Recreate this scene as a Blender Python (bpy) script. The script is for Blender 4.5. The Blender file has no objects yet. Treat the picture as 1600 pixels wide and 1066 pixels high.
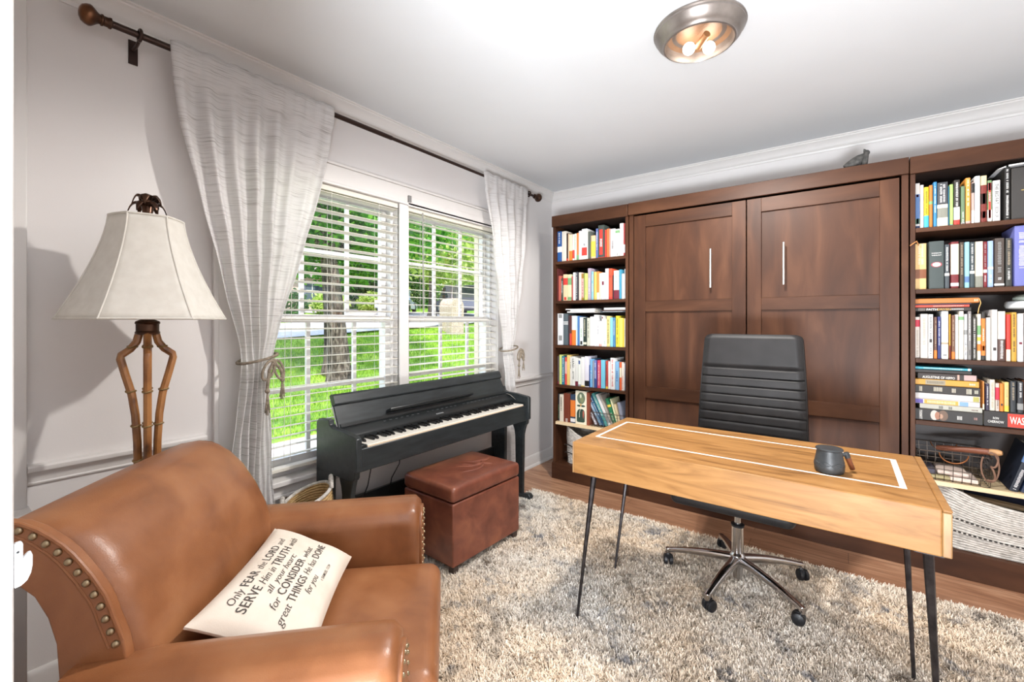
import bpy, math, random, re
import numpy as np
from mathutils import Vector, Matrix
random.seed(7)
rng = np.random.default_rng(11)
S = bpy.context.scene
COL = S.collection
PI = math.pi

# ------------------------------------------------------------------ camera, world, light, exposure
cam_d = bpy.data.cameras.new('camera'); cam = bpy.data.objects.new('camera', cam_d); COL.objects.link(cam)
cam_d.sensor_width = 36.0; cam_d.sensor_fit = 'HORIZONTAL'
cam_d.lens = 36.0 * 691.7 / 1600
cam_d.shift_y = (502.4 - 533.0) / 1600
cam_d.clip_start = 0.02; cam_d.clip_end = 300
cam.location = (2.161, -3.524, 1.26)
cam.rotation_euler = (PI/2, 0, math.atan2(515, 691.7))
S.camera = cam
S.view_settings.view_transform = 'Standard'
S.view_settings.look = 'None'
S.view_settings.exposure = 0.86
S.view_settings.gamma = 1.0
S.view_settings.use_curve_mapping = False

w = bpy.data.worlds.new('world'); S.world = w; w.use_nodes = True
wn = w.node_tree.nodes; wl = w.node_tree.links
sky = wn.new('ShaderNodeTexSky'); sky.sky_type = 'NISHITA'; sky.sun_disc = False
sky.sun_elevation = math.radians(52); sky.sun_rotation = math.radians(250); sky.air_density = 1.2; sky.dust_density = 1.0
wl.new(sky.outputs[0], wn['Background'].inputs['Color']); wn['Background'].inputs['Strength'].default_value = 0.34

def lamp(name, kind, loc, energy, color=(1, 1, 1), rot=(0, 0, 0), **kw):
    d = bpy.data.lights.new(name, kind); d.energy = energy; d.color = color
    for k, v in kw.items(): setattr(d, k, v)
    o = bpy.data.objects.new(name, d); COL.objects.link(o); o.location = loc; o.rotation_euler = rot
    return o
lamp('sun', 'SUN', (0, 0, 20), 3.4, (1.0, 0.95, 0.86), (math.radians(38), 0, math.radians(62)), angle=math.radians(1.0))
# added fill lights in the unseen hall: one facing the room, one aimed upward
lamp('hall_light', 'AREA', (2.1, -5.4, 1.6), 8, (0.92, 0.96, 1.0), (math.radians(88), 0, math.radians(12)), shape='RECTANGLE', size=1.3, size_y=1.2)
lamp('hall_uplight', 'AREA', (2.4, -4.5, 0.5), 140, (0.88, 0.94, 1.0), (math.radians(150), 0, math.radians(32)), shape='RECTANGLE', size=0.9, size_y=0.6)

# ------------------------------------------------------------------ materials
def lin(h):
    if not isinstance(h, str): return tuple(h) if len(h) == 4 else (*h, 1)
    c = [int(h[i:i+2], 16) / 255 for i in (0, 2, 4)]
    return tuple((x/12.92 if x <= .04045 else ((x+.055)/1.055)**2.4) for x in c) + (1,)
MATS = {}
def mat(name, col, rough=.5, metal=0., spec=.5, emit=None, estr=0, coat=0, sheen=0):
    if name in MATS: return MATS[name]
    m = bpy.data.materials.new(name); m.use_nodes = True
    b = m.node_tree.nodes['Principled BSDF']
    b.inputs['Base Color'].default_value = lin(col); b.inputs['Roughness'].default_value = rough
    b.inputs['Metallic'].default_value = metal; b.inputs['Specular IOR Level'].default_value = spec
    b.inputs['Coat Weight'].default_value = coat
    b.inputs['Sheen Weight'].default_value = sheen
    if emit: b.inputs['Emission Color'].default_value = lin(emit); b.inputs['Emission Strength'].default_value = estr
    MATS[name] = m
    return m
def noisy(name, stops, scale=(1, 1, 1), nscale=5, detail=5, distort=0, rough=.5, bump=0, bscale=(1, 1, 1), bn=40, metal=0, spec=.5, coat=0, kind='noise', bdist=.01, rrange=None, sheen=0):
    """principled material: object-space noise or wave through a colour ramp, second noise as bump"""
    if name in MATS: return MATS[name]
    m = mat(name, (1, 1, 1), rough, metal, spec, coat=coat, sheen=sheen)
    nt = m.node_tree; N = nt.nodes; L = nt.links; b = N['Principled BSDF']
    tc = N.new('ShaderNodeTexCoord'); mp = N.new('ShaderNodeMapping'); mp.inputs['Scale'].default_value = scale
    L.new(tc.outputs['Object'], mp.inputs[0])
    if kind == 'wave':
        t = N.new('ShaderNodeTexWave'); t.inputs['Scale'].default_value = nscale; t.inputs['Distortion'].default_value = distort
        t.inputs['Detail'].default_value = detail; t.bands_direction = 'Z'
    else:
        t = N.new('ShaderNodeTexNoise'); t.inputs['Scale'].default_value = nscale; t.inputs['Detail'].default_value = detail
        t.inputs['Distortion'].default_value = distort
    L.new(mp.outputs[0], t.inputs['Vector'])
    r = N.new('ShaderNodeValToRGB'); cr = r.color_ramp
    cr.elements[0].position = stops[0][0]; cr.elements[0].color = lin(stops[0][1])
    cr.elements[1].position = stops[-1][0]; cr.elements[1].color = lin(stops[-1][1])
    for p, c in stops[1:-1]:
        e = cr.elements.new(p); e.color = lin(c)
    L.new(t.outputs['Fac'], r.inputs[0]); L.new(r.outputs[0], b.inputs['Base Color'])
    if rrange:
        mr = N.new('ShaderNodeMapRange'); mr.inputs[3].default_value = rrange[0]; mr.inputs[4].default_value = rrange[1]
        L.new(t.outputs['Fac'], mr.inputs[0]); L.new(mr.outputs[0], b.inputs['Roughness'])
    if bump:
        mp2 = N.new('ShaderNodeMapping'); mp2.inputs['Scale'].default_value = bscale; L.new(tc.outputs['Object'], mp2.inputs[0])
        t2 = N.new('ShaderNodeTexNoise'); t2.inputs['Scale'].default_value = bn; t2.inputs['Detail'].default_value = 4
        L.new(mp2.outputs[0], t2.inputs['Vector'])
        bp = N.new('ShaderNodeBump'); bp.inputs['Strength'].default_value = bump; bp.inputs['Distance'].default_value = bdist
        L.new(t2.outputs['Fac'], bp.inputs['Height']); L.new(bp.outputs[0], b.inputs['Normal'])
    return m
def translucent(m, amt, col=None):
    nt = m.node_tree; N = nt.nodes; L = nt.links; b = N['Principled BSDF']; out = N['Material Output']
    tr = N.new('ShaderNodeBsdfTranslucent'); mx = N.new('ShaderNodeMixShader'); mx.inputs[0].default_value = amt
    src = b.inputs['Base Color']
    if src.is_linked: L.new(src.links[0].from_socket, tr.inputs['Color'])
    else: tr.inputs['Color'].default_value = src.default_value
    L.new(b.outputs[0], mx.inputs[1]); L.new(tr.outputs[0], mx.inputs[2]); L.new(mx.outputs[0], out.inputs['Surface'])
    return m
def island(name, stops, rough=.8, transl=0, pattern=None, spec=.2):
    """colour from a random value per leaf / tuft, optionally multiplied by an object-space pattern"""
    m = mat(name, (1, 1, 1), rough, spec=spec)
    nt = m.node_tree; N = nt.nodes; L = nt.links; b = N['Principled BSDF']
    g = N.new('ShaderNodeNewGeometry'); r = N.new('ShaderNodeValToRGB'); cr = r.color_ramp
    cr.elements[0].position = stops[0][0]; cr.elements[0].color = lin(stops[0][1])
    cr.elements[1].position = stops[-1][0]; cr.elements[1].color = lin(stops[-1][1])
    for p, c in stops[1:-1]:
        e = cr.elements.new(p); e.color = lin(c)
    L.new(g.outputs['Random Per Island'], r.inputs[0])
    res = r.outputs[0]
    if pattern: res = pattern(nt, res)
    L.new(res, b.inputs['Base Color'])
    if transl: translucent(m, transl)
    return m

M_wall = noisy('wall_paint', [(.3, 'd4cfcd'), (.7, 'd9d5d3')], nscale=2, rough=.75, bump=.08, bn=220, bdist=.002)
M_ceil = noisy('ceiling_paint', [(.3, 'd4d6d8'), (.7, 'dadcde')], nscale=1.2, rough=.8, bump=.12, bn=160, bdist=.002)
M_trim = noisy('trim_paint', [(.3, 'd2cecb'), (.7, 'd8d4d1')], nscale=3, rough=.42)
M_white = mat('window_white', 'dcdbda', .4)
M_slat = mat('slat_white', 'd9d4c8', .45)
M_dark = noisy('stained_maple', [(.25, '352016'), (.5, '482c1d'), (.75, '5b3b28')], scale=(3.0, 3.0, .55), nscale=3.4, detail=10, distort=.6, rough=.46, bump=.05, bn=60, bscale=(3, 3, .4), bdist=.002, spec=.2)
M_darkh = noisy('stained_maple_rail', [(.25, '352016'), (.5, '462b1c'), (.78, '583927')], scale=(.6, 2.6, 3.0), nscale=3.4, detail=10, distort=.6, rough=.46, spec=.2)
M_caseback = noisy('case_interior', [(.3, '2d2320'), (.7, '43332c')], scale=(1, 1, .5), nscale=4, rough=.45)
M_lightwood = noisy('pale_shelf_wood', [(.3, 'd9bd93'), (.7, 'e8d2ac')], scale=(.6, 4, 4), nscale=5, rough=.45)
def desk_wood():
    m = noisy('mango_wood', [(.22, '64411f'), (.38, '8a6135'), (.55, '9c7040'), (.85, 'ad8250')], scale=(.9, 5.0, 7.0), nscale=2.6, detail=8, distort=2.2, spec=.3, rough=.42, bump=.05, bn=50, bscale=(1, 6, 6), bdist=.002)
    return m
M_desk = desk_wood()
M_inlay = mat('bone_inlay', 'f0ece4', .4)
M_iron = noisy('raw_iron', [(.3, '2b2829'), (.7, '4a4647')], nscale=30, rough=.38, metal=.85)
M_leather = noisy('cognac_leather', [(.25, '734528'), (.5, '8b5836'), (.8, '9f6c47')], nscale=7, detail=9, distort=.4, rough=.36, bump=.22, bn=380, bdist=.0015, spec=.5, rrange=(.27, .45))
M_leather2 = noisy('red_brown_leather', [(.25, '5a3025'), (.5, '774434'), (.8, '93593f')], nscale=9, detail=9, distort=.5, rough=.33, bump=.25, bn=220, bdist=.0015, spec=.5)
M_piping = mat('leather_piping', '7c4f38', .4)
M_nail = mat('aged_brass_nail', '9c8b70', .3, .9)
M_black_leather = noisy('black_leather', [(.3, '1c1a1a'), (.7, '252323')], nscale=12, spec=.3, rough=.5, bump=.1, bn=300, bdist=.001)
M_chrome = mat('chrome', 'd6d6d8', .14, 1)
M_blackpl = mat('black_plastic', '17181b', .45)
M_piano = noisy('black_ash', [(.3, '202426'), (.7, '2f3436')], scale=(6, 1, 6), nscale=8, detail=6, rough=.36, bump=.12, bn=40, bscale=(8, 1, 8), bdist=.002)
M_pianog = mat('piano_panel', '1c1f20', .3)
M_ivory = mat('ivory_key', 'e9e4da', .25)
M_ebony = mat('ebony_key', '141415', .28)
M_keyfront = mat('key_front', 'd8c2a8', .4)
M_curtain = noisy('slub_linen', [(.25, 'b2adab'), (.35, 'dad7d5'), (.48, 'efedec'), (.8, 'f5f3f2')], scale=(1.0, 1.6, 42), nscale=5.2, detail=6, rough=.85, bump=.15, bn=30, bscale=(3, 3, 40), bdist=.002, sheen=.2)
translucent(M_curtain, .55)
M_twine = noisy('jute_twine', [(.3, '6f6355'), (.7, '9a8d7c')], nscale=60, rough=.9, bump=.5, bn=150)
M_bronze = noisy('rubbed_bronze', [(.35, '3a2a22'), (.6, '5a3c2a'), (.8, '8a5a38')], nscale=9, rough=.3, metal=.75)
M_rod = mat('dark_bronze_rod', '3c2d28', .35, .7)
M_shade = noisy('lamp_shade_linen', [(.3, 'ddd8cf'), (.7, 'e6e2da')], nscale=30, rough=.8, bump=.1, bn=260, bdist=.001)
translucent(M_shade, .25)
M_bamboo = noisy('burnt_bamboo', [(.27, '2e1a10'), (.36, '6f4526'), (.55, '9c6a3c'), (.8, 'b58350')], scale=(1, 1, .55), nscale=16, detail=5, rough=.3, bump=.15, bn=60, bdist=.003)
M_node = mat('bamboo_node_gold', '8a7048', .35, .5)
M_rope = noisy('white_cotton_rope', [(.3, 'a09a92'), (.55, 'c6c0b8'), (.8, 'd6d0c8')], scale=(1, 1, 2), nscale=50, rough=.9, bump=.6, bn=90, bdist=.006)
M_jute = noisy('seagrass_weave', [(.3, 'a07c4c'), (.6, 'c5a573'), (.8, 'd8bd8e')], scale=(1, 1, 3), nscale=60, rough=.85, bump=.7, bn=80, bscale=(1, 1, 3), bdist=.006)
M_wire = mat('aged_wire', '5c524a', .4, .8)
M_copper = mat('copper_wire', 'b0744a', .3, .9)
M_mug = noisy('charcoal_stoneware', [(.3, '282b2d'), (.7, '383b3d')], nscale=14, rough=.45, bump=.1, bn=120, bdist=.002)
M_mugwood = noisy('walnut_handle', [(.3, '5e3018'), (.7, '7c4424')], scale=(6, 6, 1), nscale=10, rough=.4)
M_pillow = noisy('canvas_cotton', [(.3, 'd6c8b8'), (.7, 'e4d8ca')], nscale=9, rough=.85, bump=.2, bn=400, bdist=.001)
M_ink = mat('charcoal_ink', '4e4843', .9)
M_pages = noisy('paper_pages', [(.3, 'd9cfbd'), (.7, 'ebe4d6')], scale=(60, 1, 1), nscale=10, rough=.9)
M_pewter = noisy('brushed_pewter', [(.3, '7e7670'), (.7, '9a928c')], nscale=12, rough=.34, metal=.7)
M_floor = None
def glass_mat():
    m = bpy.data.materials.new('window_glass'); m.use_nodes = True; N = m.node_tree.nodes; L = m.node_tree.links
    N.remove(N['Principled BSDF'])
    a = N.new('ShaderNodeBsdfTransparent'); g = N.new('ShaderNodeBsdfGlossy'); g.inputs['Roughness'].default_value = .02
    mx = N.new('ShaderNodeMixShader'); mx.inputs[0].default_value = .04
    L.new(a.outputs[0], mx.inputs[1]); L.new(g.outputs[0], mx.inputs[2]); L.new(mx.outputs[0], N['Material Output'].inputs['Surface'])
    return m
M_glass = glass_mat()
def floor_mat():
    m = mat('wood_plank_floor', (1, 1, 1), .33)
    nt = m.node_tree; N = nt.nodes; L = nt.links; b = N['Principled BSDF']
    tc = N.new('ShaderNodeTexCoord')
    br = N.new('ShaderNodeTexBrick'); br.inputs['Scale'].default_value = 1.0
    br.inputs['Brick Width'].default_value = 1.22; br.inputs['Row Height'].default_value = .127
    br.inputs['Mortar Size'].default_value = .0012; br.inputs['Mortar Smooth'].default_value = .3; br.offset = .37
    br.inputs['Color1'].default_value = (.35, .35, .35, 1); br.inputs['Color2'].default_value = (.65, .65, .65, 1); br.inputs['Mortar'].default_value = (0, 0, 0, 1)
    L.new(tc.outputs['Object'], br.inputs['Vector'])
    mp = N.new('ShaderNodeMapping'); mp.inputs['Scale'].default_value = (1.1, 9, 1); L.new(tc.outputs['Object'], mp.inputs[0])
    n = N.new('ShaderNodeTexNoise'); n.inputs['Scale'].default_value = 2.2; n.inputs['Detail'].default_value = 8; n.inputs['Distortion'].default_value = 1.5
    L.new(mp.outputs[0], n.inputs['Vector'])
    ad = N.new('ShaderNodeMath'); ad.operation = 'MULTIPLY_ADD'; ad.inputs[1].default_value = .5
    L.new(br.outputs['Color'], ad.inputs[0]); L.new(n.outputs['Fac'], ad.inputs[2])
    r = N.new('ShaderNodeValToRGB'); cr = r.color_ramp
    cr.elements[0].position = .5; cr.elements[0].color = lin('8a6048'); cr.elements[1].position = 1.0; cr.elements[1].color = lin('c89f80')
    e = cr.elements.new(.75); e.color = lin('aa7d60')
    L.new(ad.outputs[0], r.inputs[0])
    mx = N.new('ShaderNodeMixRGB'); mx.blend_type = 'MIX'; mx.inputs['Color2'].default_value = lin('4a2b1c')
    L.new(br.outputs['Fac'], mx.inputs[0]); L.new(r.outputs[0], mx.inputs['Color1']); L.new(mx.outputs[0], b.inputs['Base Color'])
    return m
M_floor = floor_mat()

# ------------------------------------------------------------------ mesh builder and linking helpers
class MB:
    def __init__(s, xf=None): s.v = []; s.f = []; s.xf = xf
    def add(s, v, f):
        o = len(s.v); s.v += [tuple(p) for p in v]; s.f += [tuple(i+o for i in q) for q in f]; return s
    def box(s, x0, x1, y0, y1, z0, z1):
        v = [(x, y, z) for x in (x0, x1) for y in (y0, y1) for z in (z0, z1)]
        return s.add(v, [(0, 1, 3, 2), (4, 6, 7, 5), (0, 4, 5, 1), (2, 3, 7, 6), (0, 2, 6, 4), (1, 5, 7, 3)])
    def prism(s, poly, axis, a0, a1):
        """poly in the two other axes (x,y,z order), extruded along axis"""
        def P(p, a):
            return {0: (a, p[0], p[1]), 1: (p[0], a, p[1]), 2: (p[0], p[1], a)}[axis]
        n = len(poly); v = [P(p, a0) for p in poly] + [P(p, a1) for p in poly]
        f = [(i, (i+1) % n, n+(i+1) % n, n+i) for i in range(n)] + [tuple(range(n))[::-1], tuple(range(n, 2*n))]
        return s.add(v, f)
    def tube(s, pts, r, n=8, closed=False, cap=True):
        pts = [Vector(p) for p in pts]; m = len(pts)
        rr = r if isinstance(r, (list, tuple)) else [r]*m
        v = []; f = []; up = None
        for i, p in enumerate(pts):
            a = pts[(i-1) % m] if (i or closed) else p; b = pts[(i+1) % m] if (i < m-1 or closed) else p
            t = (b-a).normalized() if (b-a).length > 1e-9 else Vector((0, 0, 1))
            if up is None: up = Vector((0, 0, 1)) if abs(t.z) < .9 else Vector((1, 0, 0))
            sx = t.cross(up); sx = sx.normalized() if sx.length > 1e-6 else Vector((1, 0, 0)); up = sx.cross(t).normalized()
            for k in range(n):
                an = 2*PI*k/n; v.append(p + (sx*math.cos(an)+up*math.sin(an))*rr[i])
        for i in range(m if closed else m-1):
            j = (i+1) % m
            for k in range(n): f.append((i*n+k, i*n+(k+1) % n, j*n+(k+1) % n, j*n+k))
        if cap and not closed: f += [tuple(range(n))[::-1], tuple(range((m-1)*n, m*n))]
        return s.add(v, f)
    def lathe(s, prof, c, n=24, axis=2, cap=True):
        """prof [(r, h)] about an axis through c"""
        v = []; f = []; m = len(prof)
        for r, h in prof:
            for k in range(n):
                a = 2*PI*k/n; u, w_ = r*math.cos(a), r*math.sin(a)
                p = {2: (u, w_, h), 1: (w_, h, u), 0: (h, u, w_)}[axis]
                v.append((c[0]+p[0], c[1]+p[1], c[2]+p[2]))
        for i in range(m-1):
            for k in range(n): f.append((i*n+k, i*n+(k+1) % n, (i+1)*n+(k+1) % n, (i+1)*n+k))
        if cap:
            if prof[0][0] > 1e-5: f.append(tuple(range(n))[::-1])
            if prof[-1][0] > 1e-5: f.append(tuple(range((m-1)*n, m*n)))
        return s.add(v, f)
    def sphere(s, c, r, n=12, sc=(1, 1, 1)):
        return s.lathe([(max(r*math.sin(PI*i/n), 1e-6)*1, -r*math.cos(PI*i/n)*sc[2]) for i in range(n+1)], c, n=n*2)
    def grid(s, fn, nu, nv, wrapu=False):
        v = [fn(i/nu, j/nv) for j in range(nv+1) for i in range(nu if wrapu else nu+1)]
        w_ = nu if wrapu else nu+1; f = []
        for j in range(nv):
            for i in range(nu):
                i2 = (i+1) % w_; f.append((j*w_+i, j*w_+i2, (j+1)*w_+i2, (j+1)*w_+i))
        return s.add(v, f)
    def cushion(s, c, h, rad, puff=0, n=14, frame=None, puffbot=0):
        """rounded box with swollen top; c centre, h half sizes"""
        v = []; f = []
        def key(p):
            q = [0, 0, 0]; 
            for i in range(3):
                inner = max(h[i]-rad, 0); x = p[i]*h[i]; q[i] = max(-inner, min(inner, x))
            d = Vector([p[i]*h[i]-q[i] for i in range(3)])
            if d.length > 1e-9:
                mx_ = max(abs(a) for a in d); d = d.normalized()*rad*(mx_/rad if mx_ < rad else 1)
            o = [q[i]+d[i] for i in range(3)]
            u, w_ = o[0]/h[0], o[1]/h[1]
            if p[2] > 0: o[2] += puff*max(0, 1-u*u)**.8*max(0, 1-w_*w_)**.8*p[2]
            else: o[2] += puffbot*max(0, 1-u*u)*max(0, 1-w_*w_)*p[2]
            return o
        # non-uniform parameters so that the corners get enough points
        def par(i, hh):
            t = i/n*2-1; e = rad/hh; k = 4
            if i <= k: return -1+e*i/k
            if i >= n-k: return 1-e*(n-i)/k
            return -1+e+(2-2*e)*(i-k)/(n-2*k)
        for ax in range(3):
            for sg in (-1, 1):
                o = len(v); a, b = [(1, 2), (2, 0), (0, 1)][ax]
                for j in range(n+1):
                    for i in range(n+1):
                        p = [0, 0, 0]; p[ax] = sg; p[a] = par(i, h[a]); p[b] = par(j, h[b])
                        q = key(p); v.append((q[0]+c[0], q[1]+c[1], q[2]+c[2]))
                for j in range(n):
                    for i in range(n):
                        q = (o+j*(n+1)+i, o+j*(n+1)+i+1, o+(j+1)*(n+1)+i+1, o+(j+1)*(n+1)+i)
                        f.append(q if sg > 0 else q[::-1])
        return s.add(v, f)

def world_of(o):
    v = Vector(o.location)
    while o.parent: o = o.parent; v += Vector(o.location)
    return v
def obj(name, mb, m, parent=None, bevel=0, seg=2, smooth=35, origin=None, weld=False, solid=0, kind=None):
    v = mb.v if mb.xf is None else [mb.xf(*p) for p in mb.v]
    if parent is not None: og = world_of(parent)
    elif origin is not None: og = Vector(origin)
    else:
        xs = [p[0] for p in v]; ys = [p[1] for p in v]; zs = [p[2] for p in v]
        og = Vector(((min(xs)+max(xs))/2, (min(ys)+max(ys))/2, min(zs)))
    me = bpy.data.meshes.new(name); me.from_pydata([(p[0]-og.x, p[1]-og.y, p[2]-og.z) for p in v], [], mb.f)
    if weld:
        import bmesh
        bm = bmesh.new(); bm.from_mesh(me); bmesh.ops.remove_doubles(bm, verts=bm.verts, dist=1e-5); bmesh.ops.recalc_face_normals(bm, faces=bm.faces); bm.to_mesh(me); bm.free()
    me.materials.append(m)
    o = bpy.data.objects.new(name, me); COL.objects.link(o)
    if parent is not None: o.parent = parent
    else: o.location = og
    if smooth:
        me.polygons.foreach_set('use_smooth', [True]*len(me.polygons))
        try: me.set_sharp_from_angle(angle=math.radians(smooth))
        except Exception: pass
    if solid:
        md = o.modifiers.new('thickness', 'SOLIDIFY'); md.thickness = solid; md.offset = 0
    if bevel:
        md = o.modifiers.new('bevel', 'BEVEL'); md.width = bevel; md.segments = seg; md.limit_method = 'ANGLE'; md.angle_limit = math.radians(40)
    if kind: o['kind'] = kind
    return o
def bigmesh(name, verts, quads, m, parent=None, origin=(0, 0, 0), kind=None):
    """numpy arrays: verts (n,3), quads (k,4)"""
    og = world_of(parent) if parent is not None else Vector(origin)
    me = bpy.data.meshes.new(name); verts = verts - np.array(og)
    me.vertices.add(len(verts)); me.vertices.foreach_set('co', verts.astype(np.float32).ravel())
    k = len(quads); c = quads.shape[1]
    me.loops.add(k*c); me.loops.foreach_set('vertex_index', quads.astype(np.int32).ravel())
    me.polygons.add(k); me.polygons.foreach_set('loop_start', np.arange(k, dtype=np.int32)*c); me.polygons.foreach_set('loop_total', np.full(k, c, dtype=np.int32))
    me.update(calc_edges=True); me.materials.append(m)
    o = bpy.data.objects.new(name, me); COL.objects.link(o)
    if parent is not None: o.parent = parent
    else: o.location = og
    if kind: o['kind'] = kind
    return o
def tag(o, label, cat, group=None):
    o['label'] = label; o['category'] = cat
    if group: o['group'] = group
    return o
def thing(name, label, cat, loc, group=None):
    o = bpy.data.objects.new(name, None); COL.objects.link(o); o.location = loc; o.empty_display_size = .05
    return tag(o, label, cat, group)
def struct(name, mb, m, bevel=0, **k):
    o = obj(name, mb, m, bevel=bevel, **k); o['kind'] = 'structure'; return o
TXT = {}
def text_geo(body, shear=0., offset=0., spacing=1.0, res=2):
    """outline letters as flat geometry, normalised: baseline at 0, size 1"""
    k = (body, shear, offset, spacing)
    if k in TXT: return TXT[k]
    cu = bpy.data.curves.new('letters', 'FONT'); cu.body = body; cu.size = 1; cu.shear = shear; cu.offset = offset; cu.space_character = spacing; cu.resolution_u = res
    o = bpy.data.objects.new('letters', cu); COL.objects.link(o)
    dg = bpy.context.evaluated_depsgraph_get(); dg.update()
    me = bpy.data.meshes.new_from_object(o.evaluated_get(dg))
    v = [tuple(a.co) for a in me.vertices]; f = [tuple(p.vertices) for p in me.polygons]
    wd = max([a[0] for a in v] or [1])
    bpy.data.objects.remove(o); bpy.data.curves.remove(cu); bpy.data.meshes.remove(me)
    TXT[k] = (v, f, wd)
    return TXT[k]
# ================================================================== SETTING
CH = 2.44
struct('floor', MB().box(-.02, 4.4, -5.6, .02, -.06, 0), M_floor)
struct('ceiling', MB().box(-.2, 4.6, -5.8, .2, CH, CH+.08), M_ceil)
# window wall (left wall of the picture) with two openings
WY = [(-2.655, -1.777), (-1.706, -.83)]; WZ = (.50, 1.978)
mb = MB()
mb.box(-.16, 0, -3.60, WY[0][0], -.3, CH); mb.box(-.16, 0, WY[1][1], .16, -.3, CH)
mb.box(-.16, 0, WY[0][0], WY[1][1], -.3, WZ[0]); mb.box(-.16, 0, WY[0][0], WY[1][1], WZ[1], CH)
mb.box(-.16, 0, WY[0][1], WY[1][0], WZ[0], WZ[1])
struct('wall_left', mb, M_wall)
struct('wall_back', MB().box(0, 3.56, 0, .12, 0, CH), M_wall)
struct('wall_right', MB().box(3.45, 3.57, -3.60, 0, 0, CH), M_wall)
mb = MB(); mb.box(0, 1.56, -3.65, -3.56, 0, CH); mb.box(3.05, 4.40, -3.65, -3.56, 0, CH); mb.box(1.56, 3.05, -3.65, -3.56, 2.12, CH)  # right end runs on past the room to shut sun out of the hall
struct('wall_front', mb, M_wall)
mb = MB(); mb.box(.5, .6, -5.6, -3.60, 0, CH); mb.box(4.3, 4.4, -5.6, -3.60, 0, CH); mb.box(.5, 4.4, -5.7, -5.6, 0, CH)
struct('wall_hall', mb, M_wall)  # unseen walls added behind the camera to keep sun out of the doorway
# doorway casing beside the camera and the casing at the far corner of the window wall
mb = MB(); mb.box(1.45, 1.60, -3.64, -3.4752, 0, 2.14)
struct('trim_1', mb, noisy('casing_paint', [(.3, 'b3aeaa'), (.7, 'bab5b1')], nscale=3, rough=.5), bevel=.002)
struct('trim_2', MB().box(0, .022, -3.50, -3.309, 0, CH-.08), M_trim, bevel=.003)
struct('trim_3', MB().box(0, .125, -3.52, -3.303, .615, .65), M_trim, bevel=.004)
# chair rail, baseboards, crown
def profile_run(name, prof, runs, m):
    """prof [(out, z)], runs: list of (wall, a0, a1); wall 'L' along y at x=0, 'B' along x at y=0"""
    b = MB()
    for wl_, a0, a1 in runs:
        if wl_ == 'L': b.prism([(p[0], p[1]) for p in prof], 1, a0, a1)
        else: b.prism([(-p[0], p[1]) for p in prof], 0, a0, a1)
    return struct(name, b, m, smooth=30)
rail = [(0, .715), (.008, .717), (.010, .722), (.006, .726), (.008, .738), (.014, .752), (.022, .760), (.032, .764), (.034, .770), (.034, .778), (.028, .784), (0, .786)]
profile_run('trim_4', rail, [('L', -3.309, -2.80)], M_trim)
profile_run('trim_5', rail, [('L', -.70, 0)], M_trim)
profile_run('trim_6', rail, [('B', 0, .29)], M_trim)
base = [(0, 0), (.028, 0), (.028, .008), (.022, .018), (.014, .022), (.013, .082), (.009, .094), (.004, .10), (0, .10)]
profile_run('baseboard_left', base, [('L', -3.309, 0)], M_trim)
profile_run('baseboard_back', base, [('B', .014, 3.45)], M_trim)
crown = [(0, 2.363), (.006, 2.363), (.010, 2.370), (.010, 2.376), (.016, 2.380), (.022, 2.392), (.034, 2.410), (.046, 2.420), (.052, 2.424), (.052, 2.431), (.060, 2.434), (.060, 2.44), (0, 2.44)]
profile_run('trim_7', crown, [('L', -3.53, 0)], M_trim)
profile_run('trim_8', crown, [('B', 0, 3.45)], M_trim)
# window casing: head, sides, mullion, stool and apron
mb = MB()
mb.box(0, .018, -2.765, -.72, 1.992, 2.085); mb.box(0, .026, -2.772, -.713, 2.085, 2.10); mb.box(0, .022, -2.765, -.72, 1.978, 1.994)
mb.box(0, .018, -2.765, -2.655, .50, 1.978); mb.box(0, .024, -2.772, -2.752, .50, 2.085)
mb.box(0, .018, -.83, -.72, .50, 1.978); mb.box(0, .024, -.733, -.713, .50, 2.085)
mb.box(-.01, .012, -1.777, -1.706, .50, 1.978)
struct('trim_9', mb, M_trim, bevel=.003)
mb = MB(); mb.box(-.05, .045, -2.80, -.69, .478, .503); mb.box(0, .016, -2.765, -.72, .425, .478); mb.box(0, .024, -2.765, -.72, .415, .432)
struct('trim_10', mb, M_trim, bevel=.004)
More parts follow.
